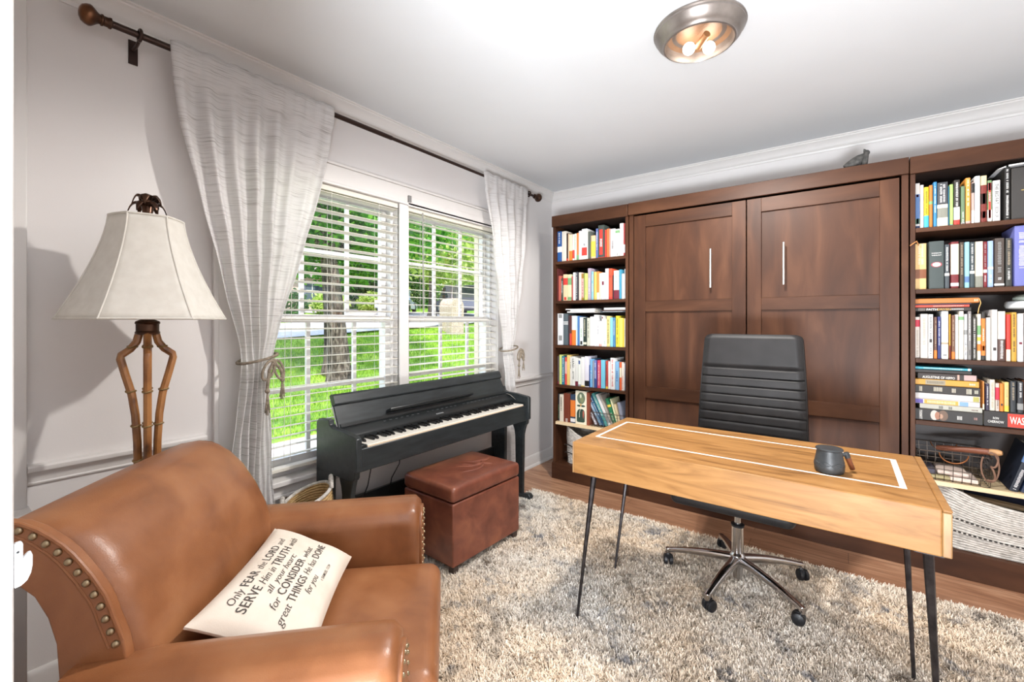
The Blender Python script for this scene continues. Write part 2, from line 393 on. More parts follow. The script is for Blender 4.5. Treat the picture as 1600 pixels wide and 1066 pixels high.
# the two double-hung windows
def sash(root, x, y0, y1, z0, z1, st, rt, rb, ymunt, zmunt, name):
    b = MB(); t = .018
    b.box(x-t, x+t, y0, y0+st, z0, z1); b.box(x-t, x+t, y1-st, y1, z0, z1)
    b.box(x-t+.0006, x+t-.0006, y0+st, y1-st, z0, z0+rb); b.box(x-t+.0006, x+t-.0006, y0+st, y1-st, z1-rt, z1)
    s_ = obj(name, b, M_white, root)
    m_ = MB()
    for y in ymunt: m_.box(x-.008, x+.008, y-.0105, y+.0105, z0+rb, z1-rt)
    for z in zmunt: m_.box(x-.0072, x+.0072, y0+st, y1-st, z-.0105, z+.0105)
    obj('muntin_grid', m_, M_white, s_)
    obj('glass_pane', MB().box(x-.002, x+.002, y0+st, y1-st, z0+rb, z1-rt), M_glass, s_, smooth=0)
for n, (y0, y1) in enumerate(WY, 1):
    root = bpy.data.objects.new('window_%d' % n, None); COL.objects.link(root); root['kind'] = 'structure'; root.location = (-.1, (y0+y1)/2, .5)
    f = MB(); f.box(-.16, -.048, y0-.001, y0+.022, .5, 1.978); f.box(-.16, -.048, y1-.022, y1+.001, .5, 1.978)
    f.box(-.16, -.048, y0, y1, 1.96, 1.979); f.box(-.18, -.048, y0, y1, .499, .53)
    obj('window_frame', f, M_white, root, bevel=.002)
    g0 = -2.60 if n == 1 else -1.655; g1 = -1.795 if n == 1 else -.865
    ym = [(-2.324), (-2.059)] if n == 1 else [-1.385, -1.122]
    ym2 = [(-2.309), (-2.036)] if n == 1 else [-1.358, -1.086]
    sash(root, -.108, y0+.012, y1-.012, 1.262, 1.965, .045, .035, .035, ym, [1.638], 'upper_sash')
    sash(root, -.072, y0+.012, y1-.012, .528, 1.292, .045, .038, .055, ym2, [.915], 'lower_sash')
# exterior face of the house round the windows
mb = MB(); mb.box(-.20, -.16, -.86, -.72, .3, 2.2); mb.box(-.20, -.16, -2.80, -2.655, .3, 2.2); mb.box(-.20, -.16, -2.8, -.72, 1.97, 2.15); mb.box(-.24, -.16, -2.8, -.72, .42, .50)
struct('trim_11', mb, mat('exterior_trim', 'd8cdb4', .6))

# ================================================================== BLINDS
M_cord = mat('blind_cord', 'd8d4cc', .8)
for n, (y0, y1) in enumerate(WY):
    lab = ('white wooden slat blind in the window on the left, behind the lamp-side curtain', 'white wooden slat blind in the window on the right, nearer the bookcase')[n]
    bl = thing('window_blind', lab, 'blind', (-.022, (y0+y1)/2, .53), 'slat blinds in the two windows')
    b = MB(); z = 1.935; c = -.022; zb = .575 if n == 0 else .575; tilt = .0030 if n == 0 else -.0012
    while z > zb:
        b.prism([(c-.024, z-tilt-.0012), (c, z+.0008), (c+.024, z+tilt-.0012), (c+.024, z+tilt+.0012), (c, z+.0034), (c-.024, z-tilt+.0012)], 1, y0+.006, y1-.006)
        z -= .0475
    obj('slats', b, M_slat, bl, smooth=0)
    obj('bottom_rail', MB().box(c-.025, c+.025, y0+.006, y1-.006, .535, .553), M_slat, bl, bevel=.003)
    obj('head_rail', MB().box(c-.024, c+.022, y0+.004, y1-.004, 1.948, 1.977), M_slat, bl, bevel=.002)
    if n == 1: obj('valance', MB().box(.013, .022, y0-.012, y1+.005, 1.972, 2.032), M_trim, bl, bevel=.002)
    b = MB()
    for yy in (y0+.14, (y0+y1)/2, y1-.14):
        for dx in (-.022, .022): b.tube([(c+dx, yy, .55), (c+dx, yy, 1.95)], .0009, 5)
    obj('ladder_cord', b, M_cord, bl)
    if n == 1:
        obj('tilt_wand', MB().tube([(.008, -1.59, 1.955), (.008, -1.585, 1.31)], .004, 6), mat('clear_wand', '9a9894', .2), bl)
        b = MB(); b.box(.012, .03, -1.722, -1.700, 1.995, 2.035); obj('bracket', b, mat('bracket_grey', '8a8886', .4, .4), bl)
    else:
        b = MB()
        for yy in (-2.46, -2.43): b.tube([(.008, yy, 1.95), (.008, yy-.01, .58)], .0012, 5)
        obj('lift_cord', b, M_cord, bl)

# ================================================================== CURTAIN ROD AND CURTAINS
rod = thing('curtain_rod', 'long dark bronze curtain rod above the two windows', 'curtain rod', (.09, -1.7, 2.312))
obj('pole', MB().tube([(.09, -3.125, 2.312), (.09, -1.9, 2.312)], .0125, 14), M_rod, rod)
obj('pole', MB().tube([(.09, -1.9, 2.312), (.09, -.40, 2.312)], .0100, 14), M_rod, rod)
bell = [(.0005, -.088), (.014, -.086), (.026, -.080), (.0325, -.070), (.035, -.060), (.033, -.054), (.026, -.046), (.020, -.040), (.0165, -.035), (.0160, -.031), (.0195, -.030), (.0195, -.026), (.0165, -.022), (.0165, -.012), (.019, -.008), (.019, -.003), (.0135, 0)]
obj('finial', MB().lathe(bell, (.09, -3.112, 2.312), 24, axis=1), M_bronze, rod)
obj('finial', MB().lathe([(r, -h) for r, h in bell[::-1]], (.09, -.43, 2.312), 24, axis=1), M_bronze, rod)
for y in (-3.035, -.51):
    b = MB(); b.box(0, .006, y-.014, y+.014, 2.235, 2.325)
    b.tube([(.004, y, 2.29), (.05, y, 2.288), (.085, y, 2.296)], .006, 8)
    b.tube([(.09+.019*math.sin(a), y, 2.312-.019*math.cos(a)) for a in [2*PI*i/14 for i in range(14)]], .006, 8, closed=True)
    obj('bracket', b, M_rod, rod, bevel=.001)

def interp(tab, z):
    tab = sorted(tab, key=lambda p: -p[1])
    if z >= tab[0][1]: return tab[0][0]
    for (a, za), (b, zb) in zip(tab, tab[1:]):
        if z >= zb: t = (za-z)/(za-zb); return a+(b-a)*t
    return tab[-1][0]
def smoothtab(tab, z, d=.05): return sum(interp(tab, z+d*k) for k in (-1, -.5, 0, .5, 1))/5
def curtain(label, L, R, folds, ztie, seed):
    rr = random.Random(seed); top = 2.335; nt_, nf = 90, folds*14
    ph = [rr.uniform(-.5, .5) for _ in range(6)]
    def P(s, t):
        z = top-(top-.03)*t
        a, b = smoothtab(L, z), smoothtab(R, z)
        wd = abs(b-a); full = abs(L[0][0]-R[0][0])
        g = min(1, max(0, (full-wd)/full))
        s2 = s+.018*math.sin(9*s+ph[0]+3*t)*min(1, 4*t)+.010*math.sin(19*s+ph[1]+1.5*t)*min(1, 4*t)
        wave = math.sin(2*PI*folds*s2+.7*math.sin(4*t+ph[2])); wave = wave+.18*math.sin(4*PI*folds*s2+ph[5]+2*t)*min(1, 5*t)
        amp = .0145*(.35+.65*min(1, t*7))*(1+.45*math.sin(5*s+ph[3])+.35*math.sin(13*s+2.2*t+ph[4]))*(1.15-.45*g)
        near = math.exp(-((z-ztie)/.10)**2)
        amp *= (1-.55*near)
        bulge = .05*g*math.sin(PI*min(1, max(0, s)))*(1-.3*near)
        y = a+(b-a)*s2
        sag = -.035*math.sin(PI*s)*(1-near)*(1 if z > ztie else 0)*t
        x = .094+wave*amp+bulge+.006*math.sin(40*t+12*s)*min(1, 3*t)
        # pinched header: cloth lies over the pole
        if t < .05: x = .1065+abs(wave)*.006*(1 if wave > 0 else .2)
        zz = z+(.010*abs(math.sin(PI*folds*s2)) if t < .012 else 0)+sag
        return (max(x, .052 if z < .8 else .034), y, zz)
    b = MB().grid(P, nf, nt_)
    o = obj('curtain', b, M_curtain, smooth=80, solid=.0015)
    return tag(o, label, 'curtain', 'pale linen curtains tied back at the windows')
CL = [(-2.949, 2.309), (-2.915, 2.014), (-2.85, 1.729), (-2.77, 1.399), (-2.705, 1.143), (-2.697, 1.047), (-2.72, .884), (-2.74, .72), (-2.78, .03)]
CR = [(-2.265, 2.297), (-2.293, 2.104), (-2.334, 1.933), (-2.431, 1.573), (-2.507, 1.326), (-2.564, 1.122), (-2.578, .978), (-2.567, .687), (-2.56, .527), (-2.52, .03)]
RL = [(-1.104, 2.305), (-1.04, 2.018), (-.98, 1.65), (-.92, 1.272), (-.873, 1.053), (-.857, .784), (-.86, .4), (-.87, .03)]
RR = [(-.549, 2.32), (-.568, 2.003), (-.613, 1.634), (-.691, 1.221), (-.742, 1.046), (-.71, .766), (-.69, .516), (-.65, .03)]
curtain('wide pale slub linen curtain tied back between the lamp and the left window', CL, CR, 7, 1.09, 3)
curtain('narrower pale slub linen curtain tied back by the right window near the bookcase', RL, RR, 5, 1.05, 5)
def tieback(label, yc, z, half, xf, knot_y, sc):
    t = thing('curtain_tieback', label, 'tieback', (.1, yc, z), 'jute twine curtain tiebacks')
    b = MB(); pts = []
    for i in range(28):
        a = 2*PI*i/28
        pts.append((.104+xf*math.sin(a), yc+half*math.cos(a), z+.018*math.cos(a)))
    b.tube(pts, .0062, 8, closed=True); obj('loop', b, M_twine, t)
    kx = .104+xf+.006
    for sg, ln in ((-1, 1.0), (1, .8)):
        b = MB(); lp = []
        for i in range(15):
            u = i/14*2*PI
            lp.append((kx+.004, knot_y+sg*sc*.05*ln*(1-math.cos(u))/2+.006*sg*math.sin(u), z-.02-sc*.028*(1-math.cos(u))+sc*.030*math.sin(u)))
        b.tube(lp, .0058, 8); obj('bow_loop', b, M_twine, t)
    for dy, ln in ((-.028*sc, .19*sc), (.035*sc, .13*sc)):
        b = MB(); b.tube([(kx, knot_y, z-.01), (kx+.006, knot_y+dy*.8, z-.05), (kx+.003, knot_y+dy, z-.01-ln*.6), (kx+.002, knot_y+dy, z-ln*.7)], .0068, 8)
        b.sphere((kx+.002, knot_y+dy, z-ln*.72), .0105, 6)
        for q in range(7):
            a = q*.9; b.tube([(kx+.002, knot_y+dy, z-ln*.72), (kx+.002+.008*math.sin(a), knot_y+dy+.010*math.cos(a), z-ln-.03-.01*(q % 3))], .0026, 5)
        obj('tassel', b, M_twine, t)
    b = MB(); b.sphere((kx, knot_y, z-.008), .010, 7); obj('knot', b, M_twine, t)
tieback('jute twine bow tied round the wide curtain beside the lamp', -2.632, 1.098, .078, .075, -2.60, 1.0)
tieback('jute twine tied round the narrow curtain near the bookcase', -.805, 1.052, .072, .070, -.75, .95)

# ================================================================== FLOOR LAMP
LX, LY = .298, -3.064
fl = thing('floor_lamp', 'bamboo style floor lamp with large white bell shade by the window wall', 'lamp', (LX, LY, 0))
obj('base', MB().lathe([(.135, 0), (.138, .012), (.125, .024), (.06, .034), (.045, .05), (.001, .052)], (LX, LY, 0), 28), M_bamboo, fl)
leg = [(.030, .04), (.024, .40), (.024, .62), (.024, .74), (.026, .86), (.031, .95), (.040, 1.02), (.056, 1.085), (.068, 1.138), (.066, 1.150), (.044, 1.168), (.028, 1.192), (.021, 1.222)]
for k in range(4):
    a = k*PI/2+1.328
    ca, sa = math.cos(a), math.sin(a)
    p = obj('bamboo_pole', MB().tube([(LX+r*ca, LY+r*sa, z) for r, z in leg], [.0115]*len(leg), 10), M_bamboo, fl)
    for z in (.20, .45, .62, .80, .915, 1.03, 1.176):
        r = interp([(q[0], q[1]) for q in leg], z); b = MB()
        b.tube([(LX+r*ca+.0125*math.cos(t), LY+r*sa+.0125*math.sin(t), z+.002*math.sin(t*2)) for t in [2*PI*i/12 for i in range(12)]], .0032, 6, closed=True)
        obj('node_ring', b, M_node, p)
obj('collar', MB().lathe([(.024, 1.215), (.032, 1.218), (.034, 1.224), (.031, 1.228), (.031, 1.250), (.034, 1.254), (.032, 1.260), (.020, 1.266), (.012, 1.28), (.008, 1.30), (.008, 1.60)], (LX, LY, 0), 24), M_bronze, fl)
# six sided bell shade with softened corners
def shadeP(k, t, off=0):
    z = 1.603-(1.603-1.269)*t
    R = .097+(.221-.097)*(t**1.45)
    a = 2*PI*k; seg_ = 2*PI/6; rot = 1.328
    ap = R*math.cos(PI/6)/math.cos((a % seg_)-PI/6)
    rr = ap*.75+R*.245
    return (LX+(rr+off)*math.cos(a+rot), LY+(rr+off)*math.sin(a+rot), z)
sh = obj('lamp_shade', MB().grid(lambda k, t: shadeP(k, t), 72, 20, wrapu=True), M_shade, fl, solid=.002, smooth=60)
for k in range(6): obj('seam', MB().tube([shadeP(k/6, t/12, .001) for t in range(13)], .0028, 6), M_shade, sh)
for t in (0, 1): obj('shade_trim', MB().tube([shadeP(k/48, t, .001) for k in range(48)], .0036, 6, closed=True), M_shade, sh)
b = MB(); b.lathe([(.012, 1.590), (.015, 1.602), (.012, 1.618), (.016, 1.640), (.010, 1.652), (.014, 1.664), (.002, 1.668)], (LX, LY, 0), 12)
for tier, (n_, z0, L_, up) in enumerate(((6, 1.640, .047, .015), (5, 1.662, .037, .017))):
    for k in range(n_):
        a = 2*PI*k/n_+.6*tier+.25
        def leaf(u, v, a=a, z0=z0, L_=L_, up=up):
            s_ = .004+v*L_; wd = .015*math.sin(PI*min(1, .18+v*.80))*(2*u-1); z = z0+up*math.sin(PI*.7*v)*1.5-.038*v**4-.35*abs(wd)
            return (LX+s_*math.cos(a)-wd*math.sin(a), LY+s_*math.sin(a)+wd*math.cos(a), z)
        b.grid(leaf, 4, 8)
obj('leaf_finial', b, M_bronze, fl, solid=.003, smooth=60)

# ================================================================== CEILING FIXTURE
cl = thing('ceiling_light', 'round flush pewter ceiling light with two glowing bulbs', 'light fixture', (1.70, -1.645, CH))
c = (1.70, -1.645, 0)
obj('canopy_ring', MB().lathe([(.10, 2.439), (.172, 2.439), (.174, 2.432), (.170, 2.428), (.170, 2.422), (.166, 2.418), (.158, 2.402), (.146, 2.390), (.138, 2.384), (.136, 2.378), (.130, 2.376), (.128, 2.380), (.124, 2.400), (.120, 2.418), (.02, 2.425)], c, 48, cap=False), M_pewter, cl)
obj('reflector', MB().lathe([(.122, 2.412), (.10, 2.420), (.03, 2.422), (.001, 2.422)], c, 40, cap=False), mat('brass_pan', '8a6a50', .45, .2), cl)
obj('socket_bar', MB().tube([(1.735, -1.660, 2.398), (1.688, -1.612, 2.386)], .014, 12), mat('socket_tan', 'a87850', .4, .4), cl)
M_bulb = mat('lit_bulb', 'fff2e0', .5, emit='fff0e0', estr=9)
for sx, sy in ((1.658, -1.632), (1.726, -1.590)):
    b = MB(); b.sphere((sx, sy, 2.380), .024, 12); obj('bulb', b, M_bulb, cl)
    lamp('bulb_light', 'SPOT', (sx, sy, 2.342), 46, (1.0, .965, .92), spot_size=math.radians(172), spot_blend=.25, shadow_soft_size=.03)
def cover_mat():
    m = bpy.data.materials.new('seeded_glass'); m.use_nodes = True; N = m.node_tree.nodes; L = m.node_tree.links
    N.remove(N['Principled BSDF']); a = N.new('ShaderNodeBsdfTransparent'); g = N.new('ShaderNodeBsdfGlossy'); g.inputs['Roughness'].default_value = .05
    mx = N.new('ShaderNodeMixShader'); mx.inputs[0].default_value = .05; L.new(a.outputs[0], mx.inputs[1]); L.new(g.outputs[0], mx.inputs[2]); L.new(mx.outputs[0], N['Material Output'].inputs['Surface'])
    return m
obj('glass_cover', MB().lathe([(.128, 2.379), (.11, 2.366), (.07, 2.355), (.001, 2.350)], c, 40, cap=False), cover_mat(), cl)

# plastic latch on the door casing beside the camera
lt = thing('gate_latch', 'white plastic latch fixed to the door casing in front of the armchair', 'latch', (1.6, -3.47, .97))
lt.location = (1.601, -3.47, .97)
b = MB(); b.prism([(-3.475+ (y+3.461)*.36, 1.26-(1.26-z)*.78) for y, z in ((-3.461, .992), (-3.461, 1.018), (-3.450, 1.0185), (-3.447, 1.016), (-3.447, 1.000), (-3.440, 1.004), (-3.434, 1.005), (-3.4315, 1.001), (-3.4315, .990), (-3.434, .982), (-3.440, .975), (-3.450, .971), (-3.461, .970))], 0, 1.594, 1.6005)
obj('latch_plate', b, mat('latch_white', 'd2d0d0', .45), lt, bevel=.001)
obj('screw', MB().lathe([(.0010, 0), (.0010, .0006), (.0001, .0008)], (1.6005, -3.4733, 1.064), 10, axis=0), M_blackpl, lt)

# ================================================================== ARMCHAIR (frame: f forward, r towards the camera)
Q = math.sqrt(.5)
def FR(f, r, z): return ((f+r)*Q, (f-r)*Q, z)
ac = thing('armchair', 'cognac leather armchair with rolled back, low arms and brass nailheads', 'armchair', FR(-1.30, 2.73, 0))
front = [(-1.548, .30), (-1.540, .42), (-1.540, .50), (-1.549, .58), (-1.570, .655), (-1.602, .725), (-1.640, .785), (-1.682, .830), (-1.728, .857), (-1.775, .866)]
rear = [(-1.820, .860), (-1.855, .842), (-1.872, .815), (-1.866, .787), (-1.838, .772), (-1.795, .768), (-1.752, .762), (-1.722, .735), (-1.702, .69), (-1.690, .62), (-1.684, .50), (-1.676, .30), (-1.66, .13), (-1.58, .13)]
loop = front+rear; NL = len(loop); cf, cz = -1.68, .62
def backP(u, v, r0=2.395, r1=3.058, edge=.05):
    """u round the profile, v across the chair"""
    i = u*NL; k = int(i) % NL; t = i-int(i); a, c_ = loop[k], loop[(k+1) % NL]
    f, z = a[0]+(c_[0]-a[0])*t, a[1]+(c_[1]-a[1])*t
    r = r0+(r1-r0)*v
    e = min(v, 1-v)*(r1-r0)/edge
    sh_ = 0 if e >= 1 else (1-math.sqrt(max(0, 1-(1-e)**2)))
    w_ = 1 if k < 12 else .35
    mid = math.sin(PI*v)**.6 if 0 < v < 1 else 0
    inside = 1 if k < 9 else (.5 if k < 12 else 0)
    f2 = f+(.018*mid*inside)-(.045*sh_*w_ if k < 9 else -.02*sh_*w_)
    z2 = z+.010*mid*(1 if 5 < k < 13 else 0)-.035*sh_*(1 if 5 < k < 14 else 0)
    return (f2, r, z2)
b = MB(FR); b.grid(lambda u, v: backP(u, v), NL*3, 40, wrapu=True)
n0 = NL*3
b.f += [tuple(range(n0))[::-1], tuple(range(40*n0, 41*n0))]
obj('back_cushion', b, M_leather, ac, smooth=70)
# flat scroll panels at both ends of the back with their nail border
nails_ = [(-1.592, .642), (-1.599, .662), (-1.607, .684), (-1.614, .707), (-1.623, .731), (-1.635, .751), (-1.646, .770), (-1.661, .791), (-1.677, .812), (-1.694, .830), (-1.714, .846), (-1.735, .861), (-1.762, .874), (-1.79, .880)]
pan = [(-1.565, .13), (-1.560, .42), (-1.572, .60)]+[(f+.011, z+.007) for f, z in nails_[:-1]]+[(-1.79, .886), (-1.83, .880), (-1.868, .858), (-1.888, .822), (-1.880, .79), (-1.85, .776), (-1.80, .772), (-1.757, .766), (-1.730, .742), (-1.708, .70), (-1.694, .65), (-1.684, .50), (-1.672, .30), (-1.655, .13)]
for s_, r0, r1, shr in ((1, 3.045, 3.070, 1.0), (-1, 2.402, 2.42, .93)):
    pq = [(-1.68+(f+1.68)*shr, .5+(z-.5)*(shr+.01 if shr < 1 else 1)) for f, z in pan]
    b = MB(FR); n_ = len(pq)
    b.add([(f, r0, z) for f, z in pq]+[(f, r1, z) for f, z in pq], [(i, (i+1) % n_, n_+(i+1) % n_, n_+i) for i in range(n_)]+[tuple(range(n_))[::-1], tuple(range(n_, 2*n_))])
    pn = obj('side_panel', b, M_leather, ac, bevel=.004, seg=3)
    if s_ < 0: continue
    face = r1
    b = MB(FR); b.tube([(f+.010, face-.002, z+.006) for f, z in nails_], .0045, 8); obj('welt', b, M_leather, pn)
    b = MB(FR); b.tube([(f-.013, face-.001, z-.008) for f, z in nails_[:-1]], .0032, 6); obj('welt', b, M_leather, pn)
    acc = []; d0 = 0; step = .0262
    for (fa, za), (fb, zb) in zip(nails_, nails_[1:]):
        L_ = math.hypot(fb-fa, zb-za); t = d0
        while t < L_: acc.append((fa+(fb-fa)*t/L_, za+(zb-za)*t/L_)); t += step
        d0 = t-L_
    for f, z in acc:
        b = MB(FR); b.sphere((f, face+.0005, z), .0074, 6, (1, 1, 1)); obj('nailhead', b, M_nail, pn)
# arms
def armprof(mir):
    """cross-section (r, z) of the near arm, mirrored for the far one"""
    pr = [(3.150, .13), (3.150, .40), (3.158, .48), (3.172, .53), (3.174, .565), (3.160, .592), (3.130, .610), (3.090, .617), (3.045, .612), (3.010, .596), (2.992, .566), (2.990, .52), (2.992, .44), (2.994, .30), (2.994, .13)]
    return [((5.46-r if mir else r), z) for r, z in pr]
for mir in (False, True):
    pr = armprof(mir); n_ = len(pr); f0, f1 = -1.66, -1.060
    cr_ = sum(p[0] for p in pr)/n_; cz_ = .40
    def AP(u, v):
        i = u*n_; k = int(i) % n_; t = i-int(i); a, c_ = pr[k], pr[(k+1) % n_]
        r, z = a[0]+(c_[0]-a[0])*t, a[1]+(c_[1]-a[1])*t
        f = f0+(f1-f0)*v; e = (f1-f)/.030
        sh_ = 0 if e >= 1 else 1-math.sqrt(max(0, 1-(1-e)**2))
        z = z-.018*(1-v)*0+.010*(v-.5)
        return (f, r+(cr_-r)*.16*sh_, z+(cz_-z)*(.08 if z > .4 else 0)*sh_)
    b = MB(FR); b.grid(AP, n_*3, 30, wrapu=True); m_ = n_*3
    b.f += [tuple(range(m_))[::-1], tuple(range(30*m_, 31*m_))]
    ar = obj('arm', b, M_leather, ac, smooth=70)
    fp = [(cr_+(r-cr_)*.74, .40+(z-.40)*(.88 if z > .4 else 1)) for r, z in pr]
    b = MB(FR); b.add([(f1-.006, r, z) for r, z in fp]+[(f1+.010, r, z) for r, z in fp], [(i, (i+1) % n_, n_+(i+1) % n_, n_+i) for i in range(n_)]+[tuple(range(n_))[::-1], tuple(range(n_, 2*n_))])
    fp_o = obj('front_panel', b, M_leather, ar, bevel=.005, seg=3)
    nl = [(cr_+(r-cr_)*.64, .40+(z-.40)*.80) for r, z in pr if z > .2]
    acc = []; d0 = 0
    nl = [(nl[0][0], .16)]+nl+[(nl[-1][0], .16)]
    for (fa, za), (fb, zb) in zip(nl, nl[1:]):
        L_ = math.hypot(fb-fa, zb-za); t = d0
        while t < L_: acc.append((fa+(fb-fa)*t/L_, za+(zb-za)*t/L_)); t += .024
        d0 = t-L_
    for r, z in acc:
        b = MB(FR); b.sphere((f1+.0095, r, z), .0052, 6); obj('nailhead', b, M_nail, fp_o)
# seat
b = MB(FR); b.cushion((-1.270, 2.735, .372), (.285, .262, .072), .040, puff=.014, n=18)
st = obj('seat_cushion', b, M_leather, ac, smooth=80, weld=True)
for z in (.322, .418):
    b = MB(FR); pts = []
    hf, hr, rd = .280, .256, .035
    for cx_, cy_, a0 in ((hf-rd, hr-rd, 0), (-(hf-rd), hr-rd, PI/2), (-(hf-rd), -(hr-rd), PI), (hf-rd, -(hr-rd), 1.5*PI)):
        for i in range(6):
            a = a0+PI/2*i/5; pts.append((-1.270+cx_+rd*math.cos(a)*.92, 2.735+cy_+rd*math.sin(a)*.92, z))
    b.tube(pts, .0035, 6, closed=True)
    obj('piping', b, M_leather, st)
b = MB(FR); b.box(-1.62, -1.015, 2.48, 2.985, .13, .31); obj('seat_base', b, M_leather, ac, bevel=.02, seg=4)
for f in (-1.60, -1.09):
    for r in (2.36, 3.10):
        b = MB(FR); b.lathe([(.018, .0), (.024, .07), (.030, .135)], (f, r, 0), 4); obj('leg', b, M_mugwood, ac)

# ---- lumbar pillow with printed verse
PA, PB, PC, PD = [Vector(FR(*p)) for p in ((-1.506, 2.520, .600), (-1.272, 2.520, .492), (-1.268, 2.985, .492), (-1.520, 2.985, .606))]
NP = (PB-PA).cross(PD-PA).normalized()
if NP.z < 0: NP = -NP
def pil(u, v, side=1, lift=0):
    """u near -> far, v back -> front"""
    cu, cv = 2*u-1, 2*v-1
    pinch = .045*(1-abs(cu)**3)*(cv**2)*0
    uu = u+ (.5-u)*.07*(1-cv*cv)*0; vv = v
    # edges curve inwards between the corners
    uu = .5+(u-.5)*(1-.045*(1-cv*cv)); vv = .5+(v-.5)*(1-.07*(1-cu*cu))
    p = PD.lerp(PA, uu).lerp(PC.lerp(PB, uu), vv)
    puff = (max(0, 1-cu**4)**.6)*(max(0, 1-cv**4)**.6)
    wr = .0022*math.sin(22*u+3*v)*math.exp(-((1-abs(cv))/.3))+.002*math.sin(17*v+9*u)*math.exp(-(1-abs(cu))/.2)
    return p+NP*((.050 if side > 0 else -.016)*puff+wr*puff+.003*side+lift)
b = MB(); b.grid(lambda u, v: tuple(pil(u, v, 1)), 44, 26); b.grid(lambda u, v: tuple(pil(u, v, -1)), 44, 26)
nu, nv = 45, 27; o2 = nu*nv; rim = [i for i in range(nu)]+[j*nu+nu-1 for j in range(1, nv)]+[(nv-1)*nu+i for i in range(nu-2, -1, -1)]+[j*nu for j in range(nv-2, 0, -1)]
b.f += [(rim[i], rim[(i+1) % len(rim)], o2+rim[(i+1) % len(rim)], o2+rim[i]) for i in range(len(rim))]
pl = obj('throw_pillow', b, M_pillow, smooth=80); tag(pl, 'cream canvas lumbar pillow with a hand-lettered verse, lying in the armchair', 'pillow')
PL, PW = (PA-PD).length, (PB-PA).length
def pilltext(words, u0, u1, vb, size, parent):
    """words [(text, script?)] on one baseline from u0 to u1 at v=vb"""
    geos = []; tot = 0
    for wd, script in words:
        g = text_geo(wd, .35 if script else 0., -.006 if script else .008, 1.0 if script else 1.05, 3)
        sc = .92 if script else 1.0
        geos.append((g, tot, sc)); tot += g[2]*sc+.32
    tot -= .32; k = (u1-u0)*PL/tot
    b = MB()
    for (v, f, wd), off, sc in geos:
        vs = []
        for x, y, _ in v:
            u = u0+(off+x*sc)*k/PL; vv = vb-y*sc*size/PW
            vs.append(tuple(pil(min(max(u, .01), .99), min(max(vv, .01), .99), 1, .0012)))
        b.add(vs, f)
    return obj('lettering', b, M_ink, parent, smooth=0)
pilltext([('Only', 1), ('FEAR', 0), ('the', 1), ('LORD', 0), ('and', 1)], .09, .76, .225, .029, pl)
pilltext([('SERVE', 0), ('Him in', 1), ('TRUTH', 0), ('with', 1)], .07, .80, .345, .031, pl)
pilltext([('all', 1), ('your heart;', 1)], .22, .62, .44, .026, pl)
pilltext([('for', 1), ('CONSIDER', 0), ('what', 1)], .13, .76, .555, .030, pl)
pilltext([('great', 1), ('THINGS', 0), ('He has', 1), ('DONE', 0)], .07, .84, .67, .030, pl)
pilltext([('for you', 1)], .32, .50, .77, .028, pl)
pilltext([('1 SAMUEL 12:24', 0)], .48, .66, .83, .012, pl)

# ================================================================== OTTOMAN
ott = thing('ottoman', 'red-brown leather storage ottoman with creased lid in front of the piano', 'ottoman', (.46, -1.70, 0))
th = math.radians(-2.2); OC = (.466, -1.700)
def OX(x, y, z): return (OC[0]+x*math.cos(th)-y*math.sin(th), OC[1]+x*math.sin(th)+y*math.cos(th), z)
b = MB(OX); b.box(-.190, .190, -.262, .262, .055, .365); obj('body', b, M_leather2, ott, bevel=.008, seg=3)
b = MB(OX); b.cushion((0, 0, .407), (.194, .266, .039), .022, puff=.008, n=18)
lid = obj('lid', b, M_leather2, ott, smooth=80, weld=True)
def crease(pts, w_, h_):
    b = MB(OX)
    n_ = 16
    def ln(u, v):
        i = v*(len(pts)-1); k = min(int(i), len(pts)-2); t = i-k
        p = (pts[k][0]*(1-t)+pts[k+1][0]*t, pts[k][1]*(1-t)+pts[k+1][1]*t)
        d_ = (pts[k+1][0]-pts[k][0], pts[k+1][1]-pts[k][1]); l_ = math.hypot(*d_)
        s_ = math.sin(PI*v)**.7 if 0 < v < 1 else 0; a = (2*u-1)
        x = p[0]-d_[1]/l_*a*w_*(.3+.7*s_); y = p[1]+d_[0]/l_*a*w_*(.3+.7*s_)
        zz = .446+.008*max(0, 1-(x/.194)**2)**.8*max(0, 1-(y/.266)**2)**.8-.0008
        return (x, y, zz+h_*s_*.75*math.exp(-(a*1.5)**2)-(.0006+.0012*abs(a)))
    b.grid(ln, 8, n_); return b
for pts, w_, h_ in (([(-.08, .02), (.0, .10), (.02, .17), (-.02, .24)], .016, .011), ([(-.03, -.04), (.04, .02), (.05, .10), (-.01, .15)], .014, .010), ([(.10, -.03), (.085, .05), (.04, .13)], .012, .009), ([(.06, -.10), (.09, -.02), (.09, .06)], .010, .007), ([(-.06, -.02), (.0, .03), (.06, .05)], .010, .007), ([(-.02, .06), (.07, .12), (.10, .14)], .010, .008)):
    obj('crease', crease(pts, w_, h_), M_leather2, lid, smooth=80)
for x in (-.165, .165):
    for y in (-.235, .235):
        b = MB(OX); b.box(x-.018, x+.018, y-.018, y+.018, .018, .058); obj('foot', b, M_caseback, ott, bevel=.003)

